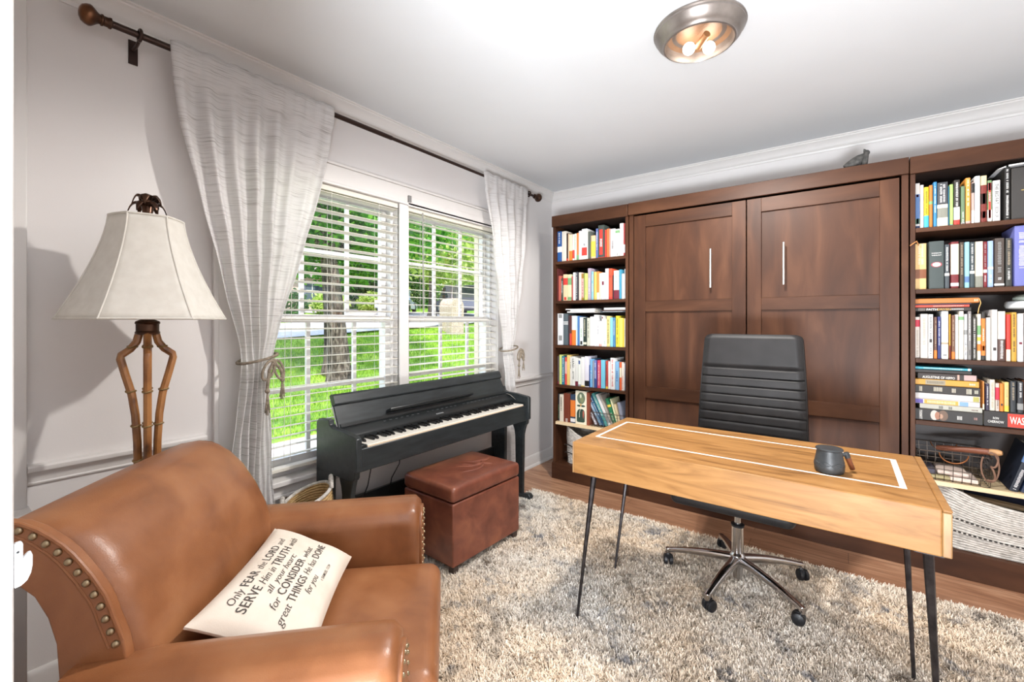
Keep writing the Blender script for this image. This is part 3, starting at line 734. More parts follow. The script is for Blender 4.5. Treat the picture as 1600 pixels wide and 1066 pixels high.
# ================================================================== DIGITAL PIANO
pn = thing('digital_piano', 'black digital piano with open lid standing under the windows', 'piano', (.24, -1.65, 0))
Y0, Y1 = -2.345, -.950
for ya, yb, nm in ((Y0, Y0+.030, 'side_panel'), (Y1-.030, Y1, 'side_panel')):
    b = MB(); b.prism([(.075, .53), (.075, .765), (.095, .782), (.185, .787), (.192, .762), (.215, .752), (.30, .748), (.400, .733), (.411, .725), (.411, .575), (.398, .572), (.395, .545), (.385, .532), (.36, .528)], 1, ya, yb); obj(nm, b, M_piano, pn, bevel=.004)
    b = MB(); b.prism([(.075, .03), (.075, .54), (.215, .54), (.205, .52), (.200, .49), (.200, .03)], 1, ya, yb); obj('leg', b, M_piano, pn, bevel=.003)
    b = MB(); b.prism([(.300, .03), (.292, .45), (.285, .49), (.265, .54), (.385, .54), (.372, .50), (.362, .46), (.356, .03)], 1, ya+.002, yb-.002); obj('leg', b, M_piano, pn, bevel=.003)
    b = MB(); b.prism([(.07, .018), (.07, .045), (.36, .045), (.385, .055), (.41, .055), (.425, .043), (.428, .024), (.418, .018)], 1, ya-.006, yb+.006); obj('foot', b, M_piano, pn, bevel=.005)
obj('back_panel', MB().box(.085, .105, Y0+.03, Y1-.03, .05, .335), M_pianog, pn, bevel=.002)
obj('front_rail', MB().box(.366, .390, Y0+.03, Y1-.03, .565, .672), M_piano, pn, bevel=.004)
obj('keybed', MB().box(.085, .370, Y0+.03, Y1-.03, .60, .650), M_pianog, pn, bevel=.003)
obj('rear_case', MB().box(.078, .200, Y0+.03, Y1-.03, .55, .735), M_pianog, pn, bevel=.003)
KY0, KY1 = -2.268, -1.008
for ya, yb in ((Y0+.03, KY0-.001), (KY1+.001, Y1-.03)):
    obj('end_block', MB().box(.20, .384, ya, yb, .645, .686), M_pianog, pn, bevel=.003)
cp = MB(); cp.prism([(.195, .64), (.195, .742), (.205, .745), (.262, .712), (.268, .700), (.268, .64)], 1, Y0+.031, Y1-.031)
cpn = obj('control_panel', cp, M_pianog, pn, bevel=.002)
for k in range(26):
    if k in (7, 15): continue
    b = MB()
    y = -2.05+k*.038; x = .225; z = .745-(x-.205)/.057*.033
    b.box(x-.003, x+.003, y-.008, y+.008, z-.001, z+.0025)
    obj('button', b, mat('button_grey', '4a4c4e', .4), cpn)
b = MB()
for q in range(5): b.prism([(.2585, .7150), (.2510, .7195), (.2506, .7186), (.2581, .7141)], 1, -1.706+q*.012, -1.698+q*.012)
obj('maker_mark', b, mat('pale_grey_print', '8f9294', .5), cpn, smooth=0)
wkw = (KY1-KY0)/52
for i in range(52):
    b = MB(); ya = KY0+i*wkw+.0005; yb = KY0+(i+1)*wkw-.0005
    b.box(.262, .384, ya, yb, .653, .683); obj('white_key', b, M_ivory, pn, bevel=.0012, seg=2)
    if i < 51 and (i % 7) in (0, 2, 3, 5, 6) and not (i % 7 == 1):
        c_ = KY0+(i+1)*wkw
        b = MB(); b.prism([(.264, .684), (.264, .697), (.325, .6965), (.334, .690), (.336, .684)], 1, c_-.0052, c_+.0052); obj('black_key', b, M_ebony, pn, bevel=.001)
b = MB(); b.box(.3835, .3855, KY0, KY1, .655, .679); obj('key_front_strip', b, M_keyfront, pn)
# lid leaning back on its stays
def LID(s_, y, n_):
    """s along the lid from hinge up, n normal offset to the front"""
    c0 = (.208, .738); c1 = (.140, .893); L_ = math.hypot(c1[0]-c0[0], c1[1]-c0[1]); d_ = ((c1[0]-c0[0])/L_, (c1[1]-c0[1])/L_)
    return (c0[0]+d_[0]*s_+d_[1]*n_, y, c0[1]+d_[1]*s_-d_[0]*n_)
LY0, LY1 = -2.308, -.988
b = MB(LID); b.box(0, .125, LY0, LY1, -.006, .006); ld = obj('lid', b, M_piano, pn, bevel=.003)
b = MB(LID); b.prism([(.115, -.010), (.115, .016), (.122, .021), (.160, .021), (.172, .012), (.175, .0), (.170, -.012)], 1, LY0, LY1)
b.v = [(p[0], p[1], p[2]) for p in b.v]; obj('lid_lip', b, M_piano, ld, bevel=.002)
b = MB(LID); b.box(.004, .020, LY0+.01, LY1-.01, .006, .012); obj('hinge_strip', b, M_pianog, ld)
b = MB(LID); b.prism([(.030, .006), (.030, .045), (.040, .050), (.046, .048), (.046, .006)], 1, -2.02, -1.36); obj('music_rest', b, M_pianog, ld, bevel=.003)
for y in (LY0-.004, LY1+.006):
    b = MB(); b.tube([LID(.12, y, 0), LID(.06, y, -.002), LID(.0, y, 0), (.25, y, .735), (.30, y, .705)], .003, 6); obj('lid_stay', b, M_chrome, ld)
cd = obj('power_cord', MB().tube([(.20, -2.10, .57), (.17, -2.115, .40), (.13, -2.13, .30), (.14, -2.16, .15), (.12, -2.2, .012), (.05, -2.3, .008)], .003, 6), M_blackpl)
tag(cd, 'black power cord hanging under the left end of the piano', 'cord')
cd = obj('power_cord', MB().tube([(.18, -1.90, .57), (.165, -1.905, .46), (.13, -1.93, .38), (.12, -1.94, .30)], .0028, 6), M_blackpl)
tag(cd, 'thin black cord hanging under the piano just left of the ottoman', 'cord')

# ================================================================== DESK
dk = thing('desk', 'mango wood desk with white inlay border and slim black metal legs', 'desk', (1.83, -1.60, 0))
DX0, DX1, DY0, DY1 = 1.262, 2.396, -1.897, -1.313
b = MB(); t_ = .022
b.prism([(DY0, .632), (DY0, .76), (DY1, .76), (DY1, .632), (DY1-t_, .632), (DY1-t_, .760-t_), (DY0+t_, .760-t_), (DY0+t_, .632)], 0, DX0+.006, DX1-.020)
top = obj('desk_body', b, M_desk, dk, bevel=.004, seg=3)
M_endgrain = noisy('mango_end_panel', [(.25, '7a5632'), (.5, '99744a'), (.8, 'ae8a5c')], scale=(3, 3, 1), nscale=9, rough=.4)
obj('side_panel', MB().box(DX1-.020, DX1, DY0+.001, DY1-.001, .632, .752), M_endgrain, dk, bevel=.003)
obj('side_cap', MB().box(DX1-.020, DX1+.0005, DY0, DY1, .7522, .7602), M_desk, dk, bevel=.003)
obj('side_panel', MB().box(DX0, DX0+.006, DY0+.001, DY1-.001, .632, .7595), M_endgrain, dk, bevel=.002)
obj('drawer_bottom', MB().box(DX0+.02, DX1-.02, DY0+.02, DY1-.02, .634, .646), M_desk, dk)
ix0, ix1, iy0, iy1, iw = 1.302, 2.318, -1.764, -1.414, .011
b = MB()
for r_ in ((ix0, ix1, iy0, iy0+iw), (ix0, ix1, iy1-iw, iy1), (ix0, ix0+iw, iy0+iw, iy1-iw), (ix1-iw*1.5, ix1, iy0+iw, iy1-iw)):
    b.box(r_[0], r_[1], r_[2], r_[3], .7592, .7604)
obj('inlay_border', b, M_inlay, top)
for tx, ty, fx, fy in ((1.345, -1.862, 1.272, -1.872), (1.300, -1.352, 1.250, -1.438), (2.345, -1.350, 2.362, -1.462), (2.352, -1.862, 2.385, -1.800)):
    b = MB(); b.tube([(tx, ty, .634), ((tx+fx)/2, (ty+fy)/2, .33), (fx, fy, .018)], [.0125, .0085, .0055], 8)
    lg = obj('leg', b, M_iron, dk)
    b = MB(); b.box(tx-.03, tx+.03, ty-.022, ty+.022, .626, .634); obj('mounting_plate', b, M_iron, lg)

# ---- mug
mx_, my_ = 2.128, -1.712
mg = thing('tea_mug', 'charcoal stoneware mug with lid and wooden handle on the desk', 'mug', (mx_, my_, .7605))
prof = [(.001, .7606), (.030, .7606), (.040, .7625), (.0415, .768), (.0425, .780), (.0405, .800), (.037, .818), (.0355, .828), (.0352, .832), (.033, .832), (.033, .80)]
obj('cup', MB().lathe(prof, (mx_, my_, 0), 40, cap=False), M_mug, mg)
b = MB()
for row in range(3):
    def zg(a, row=row): return .789+row*.006*0+.010*abs(((a*2.1+row*.35) % 1)*2-1)-.004*row
    n_ = 60; pts = [(mx_+(.0424-.0012*row*0)*math.cos(2*PI*i/n_)*(1.0-(zg(i/n_*3.33)-.78)*1.6), my_+.0424*math.sin(2*PI*i/n_)*(1.0-(zg(i/n_*3.33)-.78)*1.6), zg(i/n_*3.33)) for i in range(n_)]
    b.tube(pts, .0008, 5, closed=True)
obj('mountain_relief', b, M_mug, mg)
obj('mug_lid', MB().lathe([(.036, .8325), (.0385, .834), (.039, .837), (.037, .840), (.02, .8425), (.001, .843)], (mx_, my_, 0), 40), M_mug, mg)
ca, sa = .80, .597
def MH(u, z): return (mx_+u*ca, my_+u*sa, z)
b = MB(); b.tube([MH(.036, .815), MH(.050, .817), MH(.058, .818)], .0062, 10); b.tube([MH(.056, .823), MH(.062, .806)], .0085, 12)
obj('handle_bracket', b, M_mug, mg, bevel=.001)
b = MB(); b.tube([MH(.0615, .807), MH(.078, .768)], [.0085, .0075], 12); obj('wooden_handle', b, M_mugwood, mg)

# ================================================================== OFFICE CHAIR
CXX, CYY = 1.768, -1.215
oc = thing('office_chair', 'black leather high-back swivel office chair with chrome base behind the desk', 'chair', (CXX, CYY, .03))
wheel = [(1.453, -1.242), (1.703, -1.532), (2.039, -1.394), (1.999, -1.010), (1.632, -.909)]
z0 = .03
b = MB(); b.lathe([(.020, .055), (.022, .10), (.030, .115), (.034, .15), (.034, .165), (.026, .175)], (CXX, CYY, 0), 20); b.lathe([(.026, .17), (.026, .30), (.022, .302)], (CXX, CYY, 0), 20)
bs = obj('base_hub', b, M_chrome, oc)
obj('gas_lift', MB().lathe([(.014, .29), (.014, .42)], (CXX, CYY, 0), 16), M_chrome, oc)
obj('lift_collar', MB().lathe([(.028, .296), (.030, .306), (.020, .31)], (CXX, CYY, 0), 16), M_blackpl, oc)
for i, (wx, wy) in enumerate(wheel):
    a0 = math.atan2(wy-CYY, wx-CXX); R_ = .305
    ca_, sa_ = math.cos(a0), math.sin(a0)
    def arm(u, v, ca_=ca_, sa_=sa_):
        d_ = .025+v*R_*.99; hw = .020-.008*v; top_ = .162-.020*v-.035*v*v; th_ = .040-.020*v
        a = 2*PI*u; y_ = hw*math.copysign(abs(math.cos(a))**.6, math.cos(a)); z_ = top_-th_/2+th_/2*math.copysign(abs(math.sin(a))**.6, math.sin(a))
        return (CXX+d_*ca_-y_*sa_, CYY+d_*sa_+y_*ca_, z_)
    b = MB(); b.grid(arm, 20, 12, wrapu=True); b.f += [tuple(range(20))[::-1], tuple(range(12*20, 13*20))]
    ex, ey = CXX+(R_+.012)*ca_, CYY+(R_+.012)*sa_
    b.lathe([(.012, .082), (.013, .105), (.012, .108)], (ex, ey, 0), 12)
    obj('base_leg', b, M_chrome, oc, smooth=50)
    cw = MB(); sw = a0+1.9+i*.9; cx2, cy2 = ex+.012*math.cos(sw), ey+.012*math.sin(sw)
    nx, ny = -math.sin(sw), math.cos(sw)
    for sg in (-1, 1):
        c3 = (cx2+nx*sg*.012, cy2+ny*sg*.012); n_ = 20
        ringv = []; 
        for (rr_, off) in ((.001, .0105), (.018, .0105), (.024, .007), (.0255, 0), (.0255, -.006), (.022, -.008), (.001, -.008)):
            for k in range(n_):
                a = 2*PI*k/n_; o_ = off*sg
                ringv.append((c3[0]+nx*o_+rr_*math.cos(a)*math.cos(sw), c3[1]+ny*o_+rr_*math.cos(a)*math.sin(sw), .0575+rr_*math.sin(a)))
        cw.add(ringv, [(i_*n_+k, i_*n_+(k+1) % n_, (i_+1)*n_+(k+1) % n_, (i_+1)*n_+k) for i_ in range(6) for k in range(n_)])
    cw.box(cx2-.010, cx2+.010, cy2-.010, cy2+.010, .062, .084)
    obj('caster', cw, M_blackpl, oc)
# seat, tilt box, back
b = MB(); b.box(CXX-.10, CXX+.10, CYY-.10, CYY+.12, .400, .432); b.lathe([(.034, .385), (.040, .405)], (CXX, CYY, 0), 20); obj('tilt_mechanism', b, M_blackpl, oc, bevel=.006)
b = MB(); b.cushion((CXX+.005, CYY-.02, .468), (.245, .245, .038), .034, puff=.012, n=14); obj('seat', b, M_black_leather, oc, smooth=80, weld=True)
def BK(s_, t, n_):
    """s across, t height above .50, n to the front"""
    lean = .16; z = .50+t*math.cos(lean*.9); y = -1.005+t*math.sin(lean)*.55-.06*(1-t/.7)**2*0
    return (CXX+.018+s_, y-n_, z)
seams = [0, .115, .160, .205, .250, .295, .340, .385, .430, .475, .520, .575, .70]
seams = [0, .10, .147, .194, .241, .288, .335, .382, .429, .476, .523, .70]
def backfn(u, v):
    t = v*.70; hw = .252-.028*(t/.70)**2
    # rounded top corners
    cc = .03
    if t > .70-cc: hw -= cc-math.sqrt(max(0, cc*cc-(t-(.70-cc))**2))
    s_ = (2*u-1)*hw
    k = max(i for i in range(len(seams)-1) if seams[i] <= t+1e-6); a, b_ = seams[k], seams[k+1]; q = (t-a)/(b_-a)
    groove = .013*(max(0, 1-(2*q-1)**8))**.5 if k < 10 else .016*min(1, q*8)**.5*(1-max(0, (q-.85)/.15)**2*.9)
    e = min(1, (1-abs(2*u-1))*hw/.022); edge = math.sqrt(max(0, 1-(1-e)**2))
    return BK(s_, t, .016+groove*edge+.010*edge-.010)
b = MB(); nu_, nv_ = 24, 150
b.grid(backfn, nu_, nv_)
b2 = MB(); b2.grid(lambda u, v: (lambda p: (p[0]*1, p[1]+0, p[2]))(BK((2*u-1)*(.252-.028*v*v-(.03-math.sqrt(max(0, .0009-(v*.70-.67)**2)) if v*.70 > .67 else 0)), v*.70, -.030)), nu_, nv_)
o2 = len(b.v); b.add(b2.v, [q[::-1] for q in b2.f])
nuu, nvv = nu_+1, nv_+1
rim = [i for i in range(nuu)]+[j*nuu+nuu-1 for j in range(1, nvv)]+[(nvv-1)*nuu+i for i in range(nuu-2, -1, -1)]+[j*nuu for j in range(nvv-2, 0, -1)]
b.f += [(rim[i], rim[(i+1) % len(rim)], o2+rim[(i+1) % len(rim)], o2+rim[i]) for i in range(len(rim))]
bk = obj('backrest', b, M_black_leather, oc, smooth=55)
for sg in (-1, 1):
    b = MB(); b.tube([BK(sg*(.252-.028*(t/.70)**2-.004), t, .010) for t in [.67*i/12 for i in range(13)]], .0035, 6)
    obj('piping', b, M_black_leather, bk)
obj('back_bar', MB().tube([(CXX, CYY+.08, .415), (CXX+.01, -1.0, .42), (CXX+.018, -.958, .52), (CXX+.018, -.93, .70)], .016, 10), M_chrome, oc)
for sg in (-1, 1):
    ax_ = CXX+.01+sg*.265
    b = MB(); b.tube([(CXX+sg*.20, CYY, .436), (ax_, CYY, .45), (ax_, CYY+.01, .60), (ax_, CYY+.01, .655)], .012, 10); am = obj('armrest', b, M_chrome, oc)
    b = MB(); b.cushion((ax_, CYY+.03, .668), (.026, .125, .013), .012, n=10); obj('arm_pad', b, M_blackpl, am, smooth=80, weld=True)
# ================================================================== WALL UNIT: bookcases and wall bed
SH = [1.74, 1.425, 1.07, .752, .455]
def bookcase(label, x0, x1, px0, px1):
    t = thing('bookcase', label, 'bookcase', ((x0+x1)/2, -.23, 0), 'tall dark wood bookcases')
    for a, b_ in ((x0, x0+.020), (x1-.020, x1)): obj('side_panel', MB().box(a, b_, -.455, -.02, 0, 2.10), M_dark, t, bevel=.0015)
    obj('back_panel', MB().box(x0+.02, x1-.02, -.035, -.022, 0, 2.08), M_caseback, t)
    obj('top_panel', MB().box(x0+.02, x1-.02, -.45, -.035, 2.03, 2.05), M_caseback, t)
    obj('header', MB().box(px0, px1, -.470, -.449, 2.020, 2.107), M_darkh, t, bevel=.002)
    obj('header_cap', MB().box(px0, px1, -.449, -.02, 2.085, 2.106), M_dark, t, bevel=.002)
    for i, z in enumerate(SH):
        m = M_lightwood if i == 4 else M_darkh
        obj('shelf', MB().box(x0+.0205, x1-.0205, -.452, -.036, z-.022, z), m, t, bevel=.0015)
    obj('bottom_shelf', MB().box(x0+.0205, x1-.0205, -.455, -.036, .108, .128), M_darkh, t, bevel=.0015)
    obj('plinth', MB().box(px0, px1, -.470, -.452, 0, .128), M_darkh, t, bevel=.002)
    b = MB()
    for yy in (-.42, -.08):
        z = .17
        while z < 1.98:
            b.lathe([(.0026, 0), (.0026, .0008)], (x0+.0198, yy, z), 8, axis=0); b.lathe([(.0026, 0), (.0026, .0008)], (x1-.0206, yy, z), 8, axis=0); z += .032
    obj('peg_holes', b, mat('hole_dark', '15100d', .8), t, smooth=0)
    return t
bookcase('tall dark bookcase in the corner by the window, left of the wall bed', .289, .922, .286, .924)
bookcase('tall dark bookcase at the right edge, right of the wall bed', 2.446, 3.083, 2.444, 3.086)
wb = thing('wall_bed', 'closed dark wood wall bed cabinet with two panelled doors between the bookcases', 'cabinet', (1.69, -.23, 0))
for a, b_ in ((.930, .960), (2.412, 2.440)): obj('side_panel', MB().box(a, b_, -.452, -.02, 0, 2.10), M_dark, wb, bevel=.0015)
obj('header', MB().box(.928, 2.440, -.470, -.450, 2.024, 2.109), M_darkh, wb, bevel=.002)
obj('header_cap', MB().box(.928, 2.440, -.450, -.02, 2.088, 2.107), M_dark, wb, bevel=.002)
obj('back_panel', MB().box(.96, 2.412, -.04, -.022, .0, 2.08), M_caseback, wb)
obj('plinth', MB().box(.928, 2.440, -.470, -.452, 0, .120), M_darkh, wb, bevel=.002)
for (a, b_, pa, pb, hx) in ((.966, 1.684, 1.048, 1.606, 1.484), (1.690, 2.404, 1.768, 2.324, 1.887)):
    d = obj('door', MB().box(a+.01, b_-.01, -.436, -.428, .128, 2.008), M_dark, wb)
    obj('stile', MB().box(a, pa, -.452, -.428, .124, 2.014), M_dark, d, bevel=.0012)
    obj('stile', MB().box(pb, b_, -.452, -.428, .124, 2.014), M_dark, d, bevel=.0012)
    for z0_, z1_ in ((1.930, 2.014), (1.330, 1.404), (.720, .802), (.124, .205)): obj('rail', MB().box(pa, pb, -.4512, -.428, z0_, z1_), M_darkh, d, bevel=.0012)
    b = MB(); b.tube([(hx, -.478, 1.478), (hx, -.478, 1.728)], .0062, 12)
    for z in (1.51, 1.696): b.tube([(hx, -.435, z), (hx, -.478, z)], .0045, 8)
    obj('bar_handle', b, mat('satin_nickel', 'dcdad8', .25, .9), d)

# ================================================================== BOOKS
CC = dict(w='f2f0ee', k='23201f', r='d8443c', g='7fae78', y='f0cf50', c='efe6cc', p='eab0a8', N='2c3c60', m='7a2c3c', G='9a9a98', B='34508c', S='5f7fae', C='48b4e0', W='e9e4de', P='8c8c80', M='7c3028', K='3a3230', R='d4344c', H='8a5436', O='b8545c', U='5c443c', o='ee8438', t='b8a68c')
def bkmat(h):
    c_ = lin(h); return mat('book_cloth_'+h, (c_[0]*.78, c_[1]*.78, c_[2]*.78), .5, spec=.35)
ORD = ['first', 'second', 'third', 'fourth', 'fifth', 'sixth', 'seventh', 'eighth', 'ninth', 'tenth', 'eleventh', 'twelfth', 'thirteenth', 'fourteenth', 'fifteenth', 'sixteenth', 'seventeenth', 'eighteenth', 'nineteenth', 'twentieth', 'twenty-first', 'twenty-second', 'twenty-third', 'twenty-fourth', 'twenty-fifth', 'twenty-sixth', 'twenty-seventh']
YF = -.43
rb = random.Random(5)
def bookbody(wd, h, dp, col, label, loc, group, rot=None, pagecol=None):
    """upright book in its own frame: x thickness, y depth (spine at y=0), z height"""
    t = thing('book', ' '.join(label.split()[:16]), 'book', loc, group)
    L0 = Vector(loc); B = lambda x0, x1, y0, y1, z0, z1: MB().box(L0.x+x0, L0.x+x1, L0.y+y0, L0.y+y1, L0.z+z0, L0.z+z1)
    c_ = min(.0022, wd*.18); cv = MB(); rd = min(.004, wd*.25)
    # outline of spine and boards seen from above
    o_ = [(0, dp), (0, rd), (rd*.4, rd*.25), (wd*.3, 0), (wd*.7, 0), (wd-rd*.4, rd*.25), (wd, rd), (wd, dp), (wd-c_, dp), (wd-c_, rd+.002), (c_, rd+.002), (c_, dp)]
    cv.prism([(L0.x+x, L0.y+y) for x, y in o_], 2, L0.z, L0.z+h)
    obj('cover', cv, bkmat(col), t, smooth=30)
    obj('pages', B(c_, wd-c_, rd+.001, dp-.004, .003, h-.003 if wd > .012 else h-.001), M_pages, t, smooth=0)
    return t
def deco(t, wd, h, code, seed):
    L0 = Vector(t.location); r_ = random.Random(seed)
    cvo = [c for c in t.children if c.name.startswith('cover')][0]
    for tok in code.split():
        m_ = re.match(r'^b(0|\.\d+)(\.\d+)(\w)$', tok)
        if m_:
            a, b_, ch = float(m_.group(1)), float(m_.group(2)), m_.group(3)
            if ch == 'O':
                mb_ = MB(); n_ = 24; cz_ = L0.z+h*(a+b_)/2
                for rr_, yy in ((1, -.0004), (.75, -.0008)):
                    o_ = [(L0.x+wd/2+wd*.36*rr_*math.cos(2*PI*k/n_), cz_+h*.055*rr_*math.sin(2*PI*k/n_)) for k in range(n_)]
                    obj('spine_emblem', MB().prism(o_, 1, L0.y+yy-.0003, L0.y+yy+.0003), bkmat(CC['O'] if rr_ == 1 else CC['w']), cvo, smooth=0)
                continue
            inset = 0.0 if b_-a > .2 or a == 0 or wd < .012 else (wd*.12 if ch in 'rmkBGKR' and b_-a < .16 else 0)
            mb_ = MB(); rd = min(.004, wd*.25)
            if inset: mb_.box(L0.x+wd*.24, L0.x+wd*.76, L0.y-.0006, L0.y+.0004, L0.z+h*a, L0.z+h*b_)
            else:
                o_ = [(-.0005, rd+.004), (-.0005, rd), (rd*.4-.0004, rd*.25-.0004), (wd*.3, -.0006), (wd*.7, -.0006), (wd-rd*.4+.0004, rd*.25-.0004), (wd+.0005, rd), (wd+.0005, rd+.004)]
                mb_.prism([(L0.x+x, L0.y+y) for x, y in o_], 2, L0.z+h*a+(.0004 if a == 0 else 0), L0.z+h*b_)
            obj('spine_band', mb_, bkmat(CC[ch]), cvo, smooth=0); continue
        m_ = re.match(r'^L(2?)(0|\.\d+)(\.\d+)(\w)$', tok)
        if m_:
            two, a, b_, ch = m_.group(1), float(m_.group(2)), float(m_.group(3)), m_.group(4)
            mb_ = MB(); rows = [.5] if not two else [.36, .64]
            for rx in rows:
                z = L0.z+h*a; hw = wd*(.20 if not two else .11)
                while z < L0.z+h*b_:
                    l_ = r_.uniform(.0025, .0055)
                    if r_.random() > .14: mb_.box(L0.x+wd*rx-hw*r_.uniform(.7, 1), L0.x+wd*rx+hw*r_.uniform(.7, 1), L0.y-.0010, L0.y+.0002, z, z+l_*.62)
                    z += l_+.0014
            if mb_.v: obj('spine_lettering', mb_, bkmat(CC[ch]), cvo, smooth=0)
            continue
        if tok == 'Tlead':
            vtext(cvo, L0, wd, h, 'LEAD', .62, .93, .60, CC['k'], 0); vtext(cvo, L0, wd, h, 'BETTER', .22, .5, .42, CC['k'], .3)
        if tok == 'Tbig': vtext(cvo, L0, wd, h, 'THE BIG FAT', .42, .93, .5, CC['k'], .15); vtext(cvo, L0, wd, h, 'BOOK OF', .10, .36, .42, CC['k'], .15)
        if tok == 'Ttheo':
            for s_, zf in (('SYSTEMATIC', .74), ('THEOLOGY', .695)):
                v, f, w_ = text_geo(s_, 0, .02); k = wd*.66/w_
                obj('title', MB().add([(L0.x+wd*.17+x*k, L0.y-.0008, L0.z+h*zf+y*k) for x, y, _ in v], f), bkmat(CC['w']), cvo, smooth=0)
def vtext(parent, L0, wd, h, s_, a, b_, hf, col, shear):
    v, f, w_ = text_geo(s_, shear, .01); k = h*(b_-a)/w_; ky = wd*hf/.7
    # reads downwards
    obj('title', MB().add([(L0.x+wd*.5+(y-.35)*ky, L0.y-.0009, L0.z+h*b_-x*k) for x, y, _ in v], f), bkmat(col), parent, smooth=0)
def shelf_row(tab, z, sname, side, lim0, lim1):
    rows = [r.split('|') for r in tab.strip().split('\n')]
    for i, r in enumerate(rows):
        x0, x1, h = float(r[0]), float(r[1]), float(r[2])
        x0 = max(x0, lim0); x1 = min(x1, lim1)
        if x1-x0 < .004: continue
        wd = x1-x0-.0006; dp = rb.uniform(.135, .175); jig = rb.uniform(0, .010)
        lab = '%s, %s from the left, %s' % (r[4], ORD[i], sname)
        t = bookbody(wd, h, dp, r[3], lab, (x0, YF+jig, z+.0004), 'upright books on the '+sname)
        deco(t, wd, h, r[5], i)
BK_L1='''0.296|0.349|0.248|2f5c9c|blue book with white band|b.32.50w L.6.95w
0.35|0.393|0.244|e2dbcf|thick cream book|
0.394|0.411|0.225|3c2a24|dark brown book with red foot|b0.10r
0.4118|0.418|0.219|e8c9a8|thin peach booklet|
0.419|0.451|0.211|f0ddc0|cream book with orange lower half|b0.38o
0.452|0.468|0.208|eee6e0|white book with red lower panel|b.08.4r
0.469|0.486|0.212|d8e6d8|pale green thin book|L.4.9g
0.487|0.506|0.215|e88a50|orange book with green foot|b0.2g
0.507|0.529|0.228|e9e4ee|white paperback|
0.53|0.576|0.241|eef0f4|wide white book with red block|b.14.4r L.45.55k
0.578|0.587|0.225|dfe0da|thin light grey book|
0.588|0.612|0.214|5d625c|dark grey book|
0.613|0.649|0.179|f0c49a|peach book with yellow top|b.75.1y
0.65|0.671|0.229|6576b0|slate blue book|L.3.9w
0.672|0.724|0.25|46504c|big dark grey book with red ends|b.87.1r b0.03r L.35.6w
0.725|0.737|0.211|d8493f|thin red book|
0.739|0.761|0.217|e87848|orange book|
0.762|0.769|0.215|e6a090|thin pink book|
0.77|0.808|0.212|eee9ea|wide white book|L.3.6k
0.809|0.841|0.206|eef2ec|white book with green head|b.86.95g L.05.18k
0.846|0.875|0.243|f2eeec|tall white book|
0.876|0.888|0.24|b04a48|tall red narrow book|b.1.35w'''
BK_L2='''0.292|0.305|0.253|7a3434|thin maroon book|L.1.6w
0.306|0.321|0.262|5e2a2a|dark maroon book with red ribbon|
0.322|0.345|0.203|c8685a|salmon red leather book|
0.346|0.363|0.181|4e554c|small dark green book with cream ribbon|L.3.9w
0.367|0.406|0.211|ecd0a8|cream book with red emblems|b.6.86r b.03.14r
0.407|0.441|0.209|e4e0b4|cream book with green emblems|b.6.86g b.03.14g
0.442|0.456|0.192|b8504c|thin brick red book|
0.457|0.48|0.221|f4f2f0|thin white book|
0.481|0.502|0.224|2a2e36|black book with white lettering|L.05.95w
0.504|0.527|0.219|efd6c8|pale pink book|
0.528|0.55|0.208|a8823c|brown gold book with pink head|b.82.1p L.1.7k
0.551|0.557|0.211|5a8a40|thin green book|
0.558|0.581|0.208|dfe07c|lime yellow book|L.2.8g
0.582|0.608|0.246|b4a6b8|tall lilac grey book|L.2.7w
0.613|0.632|0.219|8cc4d8|light blue book|L.3.9w
0.6328|0.639|0.217|d8a848|thin mustard book|
0.64|0.658|0.214|ecc870|yellow book|
0.659|0.676|0.216|ee9450|orange book with white foot|b0.25w
0.677|0.694|0.202|efe2c8|cream thin book|L.1.7g
0.695|0.726|0.204|f2f2f8|white book with maroon square|b.54.68m
0.727|0.757|0.233|f0eaf2|tall white book with small mark|
0.758|0.786|0.231|e05c40|tall red orange book|b0.08r b.7.78r
0.787|0.795|0.179|3a3034|thin black book|
0.796|0.84|0.213|f0f0e6|wide white book with plum panel|b0.32m L.6.8g
0.841|0.861|0.218|4a9ab8|tall teal blue book|
0.862|0.883|0.186|ecd8d2|pale blush book|
0.8838|0.891|0.219|e6eef0|thin white tall book|'''
BK_L3='''0.304|0.367|0.253|eeeef0|thick white book with grey square|b.14.3G b.86.98G
0.37|0.41|0.251|58646a|slate grey book with white stripes|b.66.69w b.72.75w
0.411|0.425|0.238|443438|dark plum book|
0.426|0.441|0.236|5e3430|thin brown book|b0.4r
0.442|0.48|0.234|eef0f0|white book with orange lower half|b0.52o
0.481|0.491|0.233|cfe4f0|thin pale blue book|
0.492|0.512|0.232|4c7cb8|medium blue book|
0.513|0.546|0.223|e6eeea|white book with small figure|b.04.16k L.3.6g
0.547|0.573|0.217|2c3a34|black green book with cream lettering|L.35.95c b.05.13c
0.5738|0.6|0.216|d6d6c4|pale khaki book|L.3.9k
0.602|0.636|0.227|f2ecec|ivory book|
0.637|0.66|0.24|f6f4f4|white book leaning upright|
0.661|0.678|0.184|f0eef0|short white book|L.5.85k
0.679|0.697|0.193|f2f4f8|white short book with pink foot|b0.1p
0.698|0.716|0.234|f4f0ea|white slim book|b.9.96m
0.717|0.739|0.208|eceef6|white book with blue tint|L.05.2g
0.7398|0.768|0.23|ecd890|pale yellow book|L.1.9k
0.769|0.793|0.219|8accd8|turquoise book|
0.794|0.811|0.217|4c80b0|steel blue book|L.4.9w
0.812|0.838|0.231|e8d43c|bright yellow book|L.1.9k
0.839|0.869|0.215|f2d868|light yellow book|
0.87|0.881|0.211|ecc43c|thin golden yellow book|
0.882|0.891|0.211|efe8d2|thin cream book|L.4.6k'''
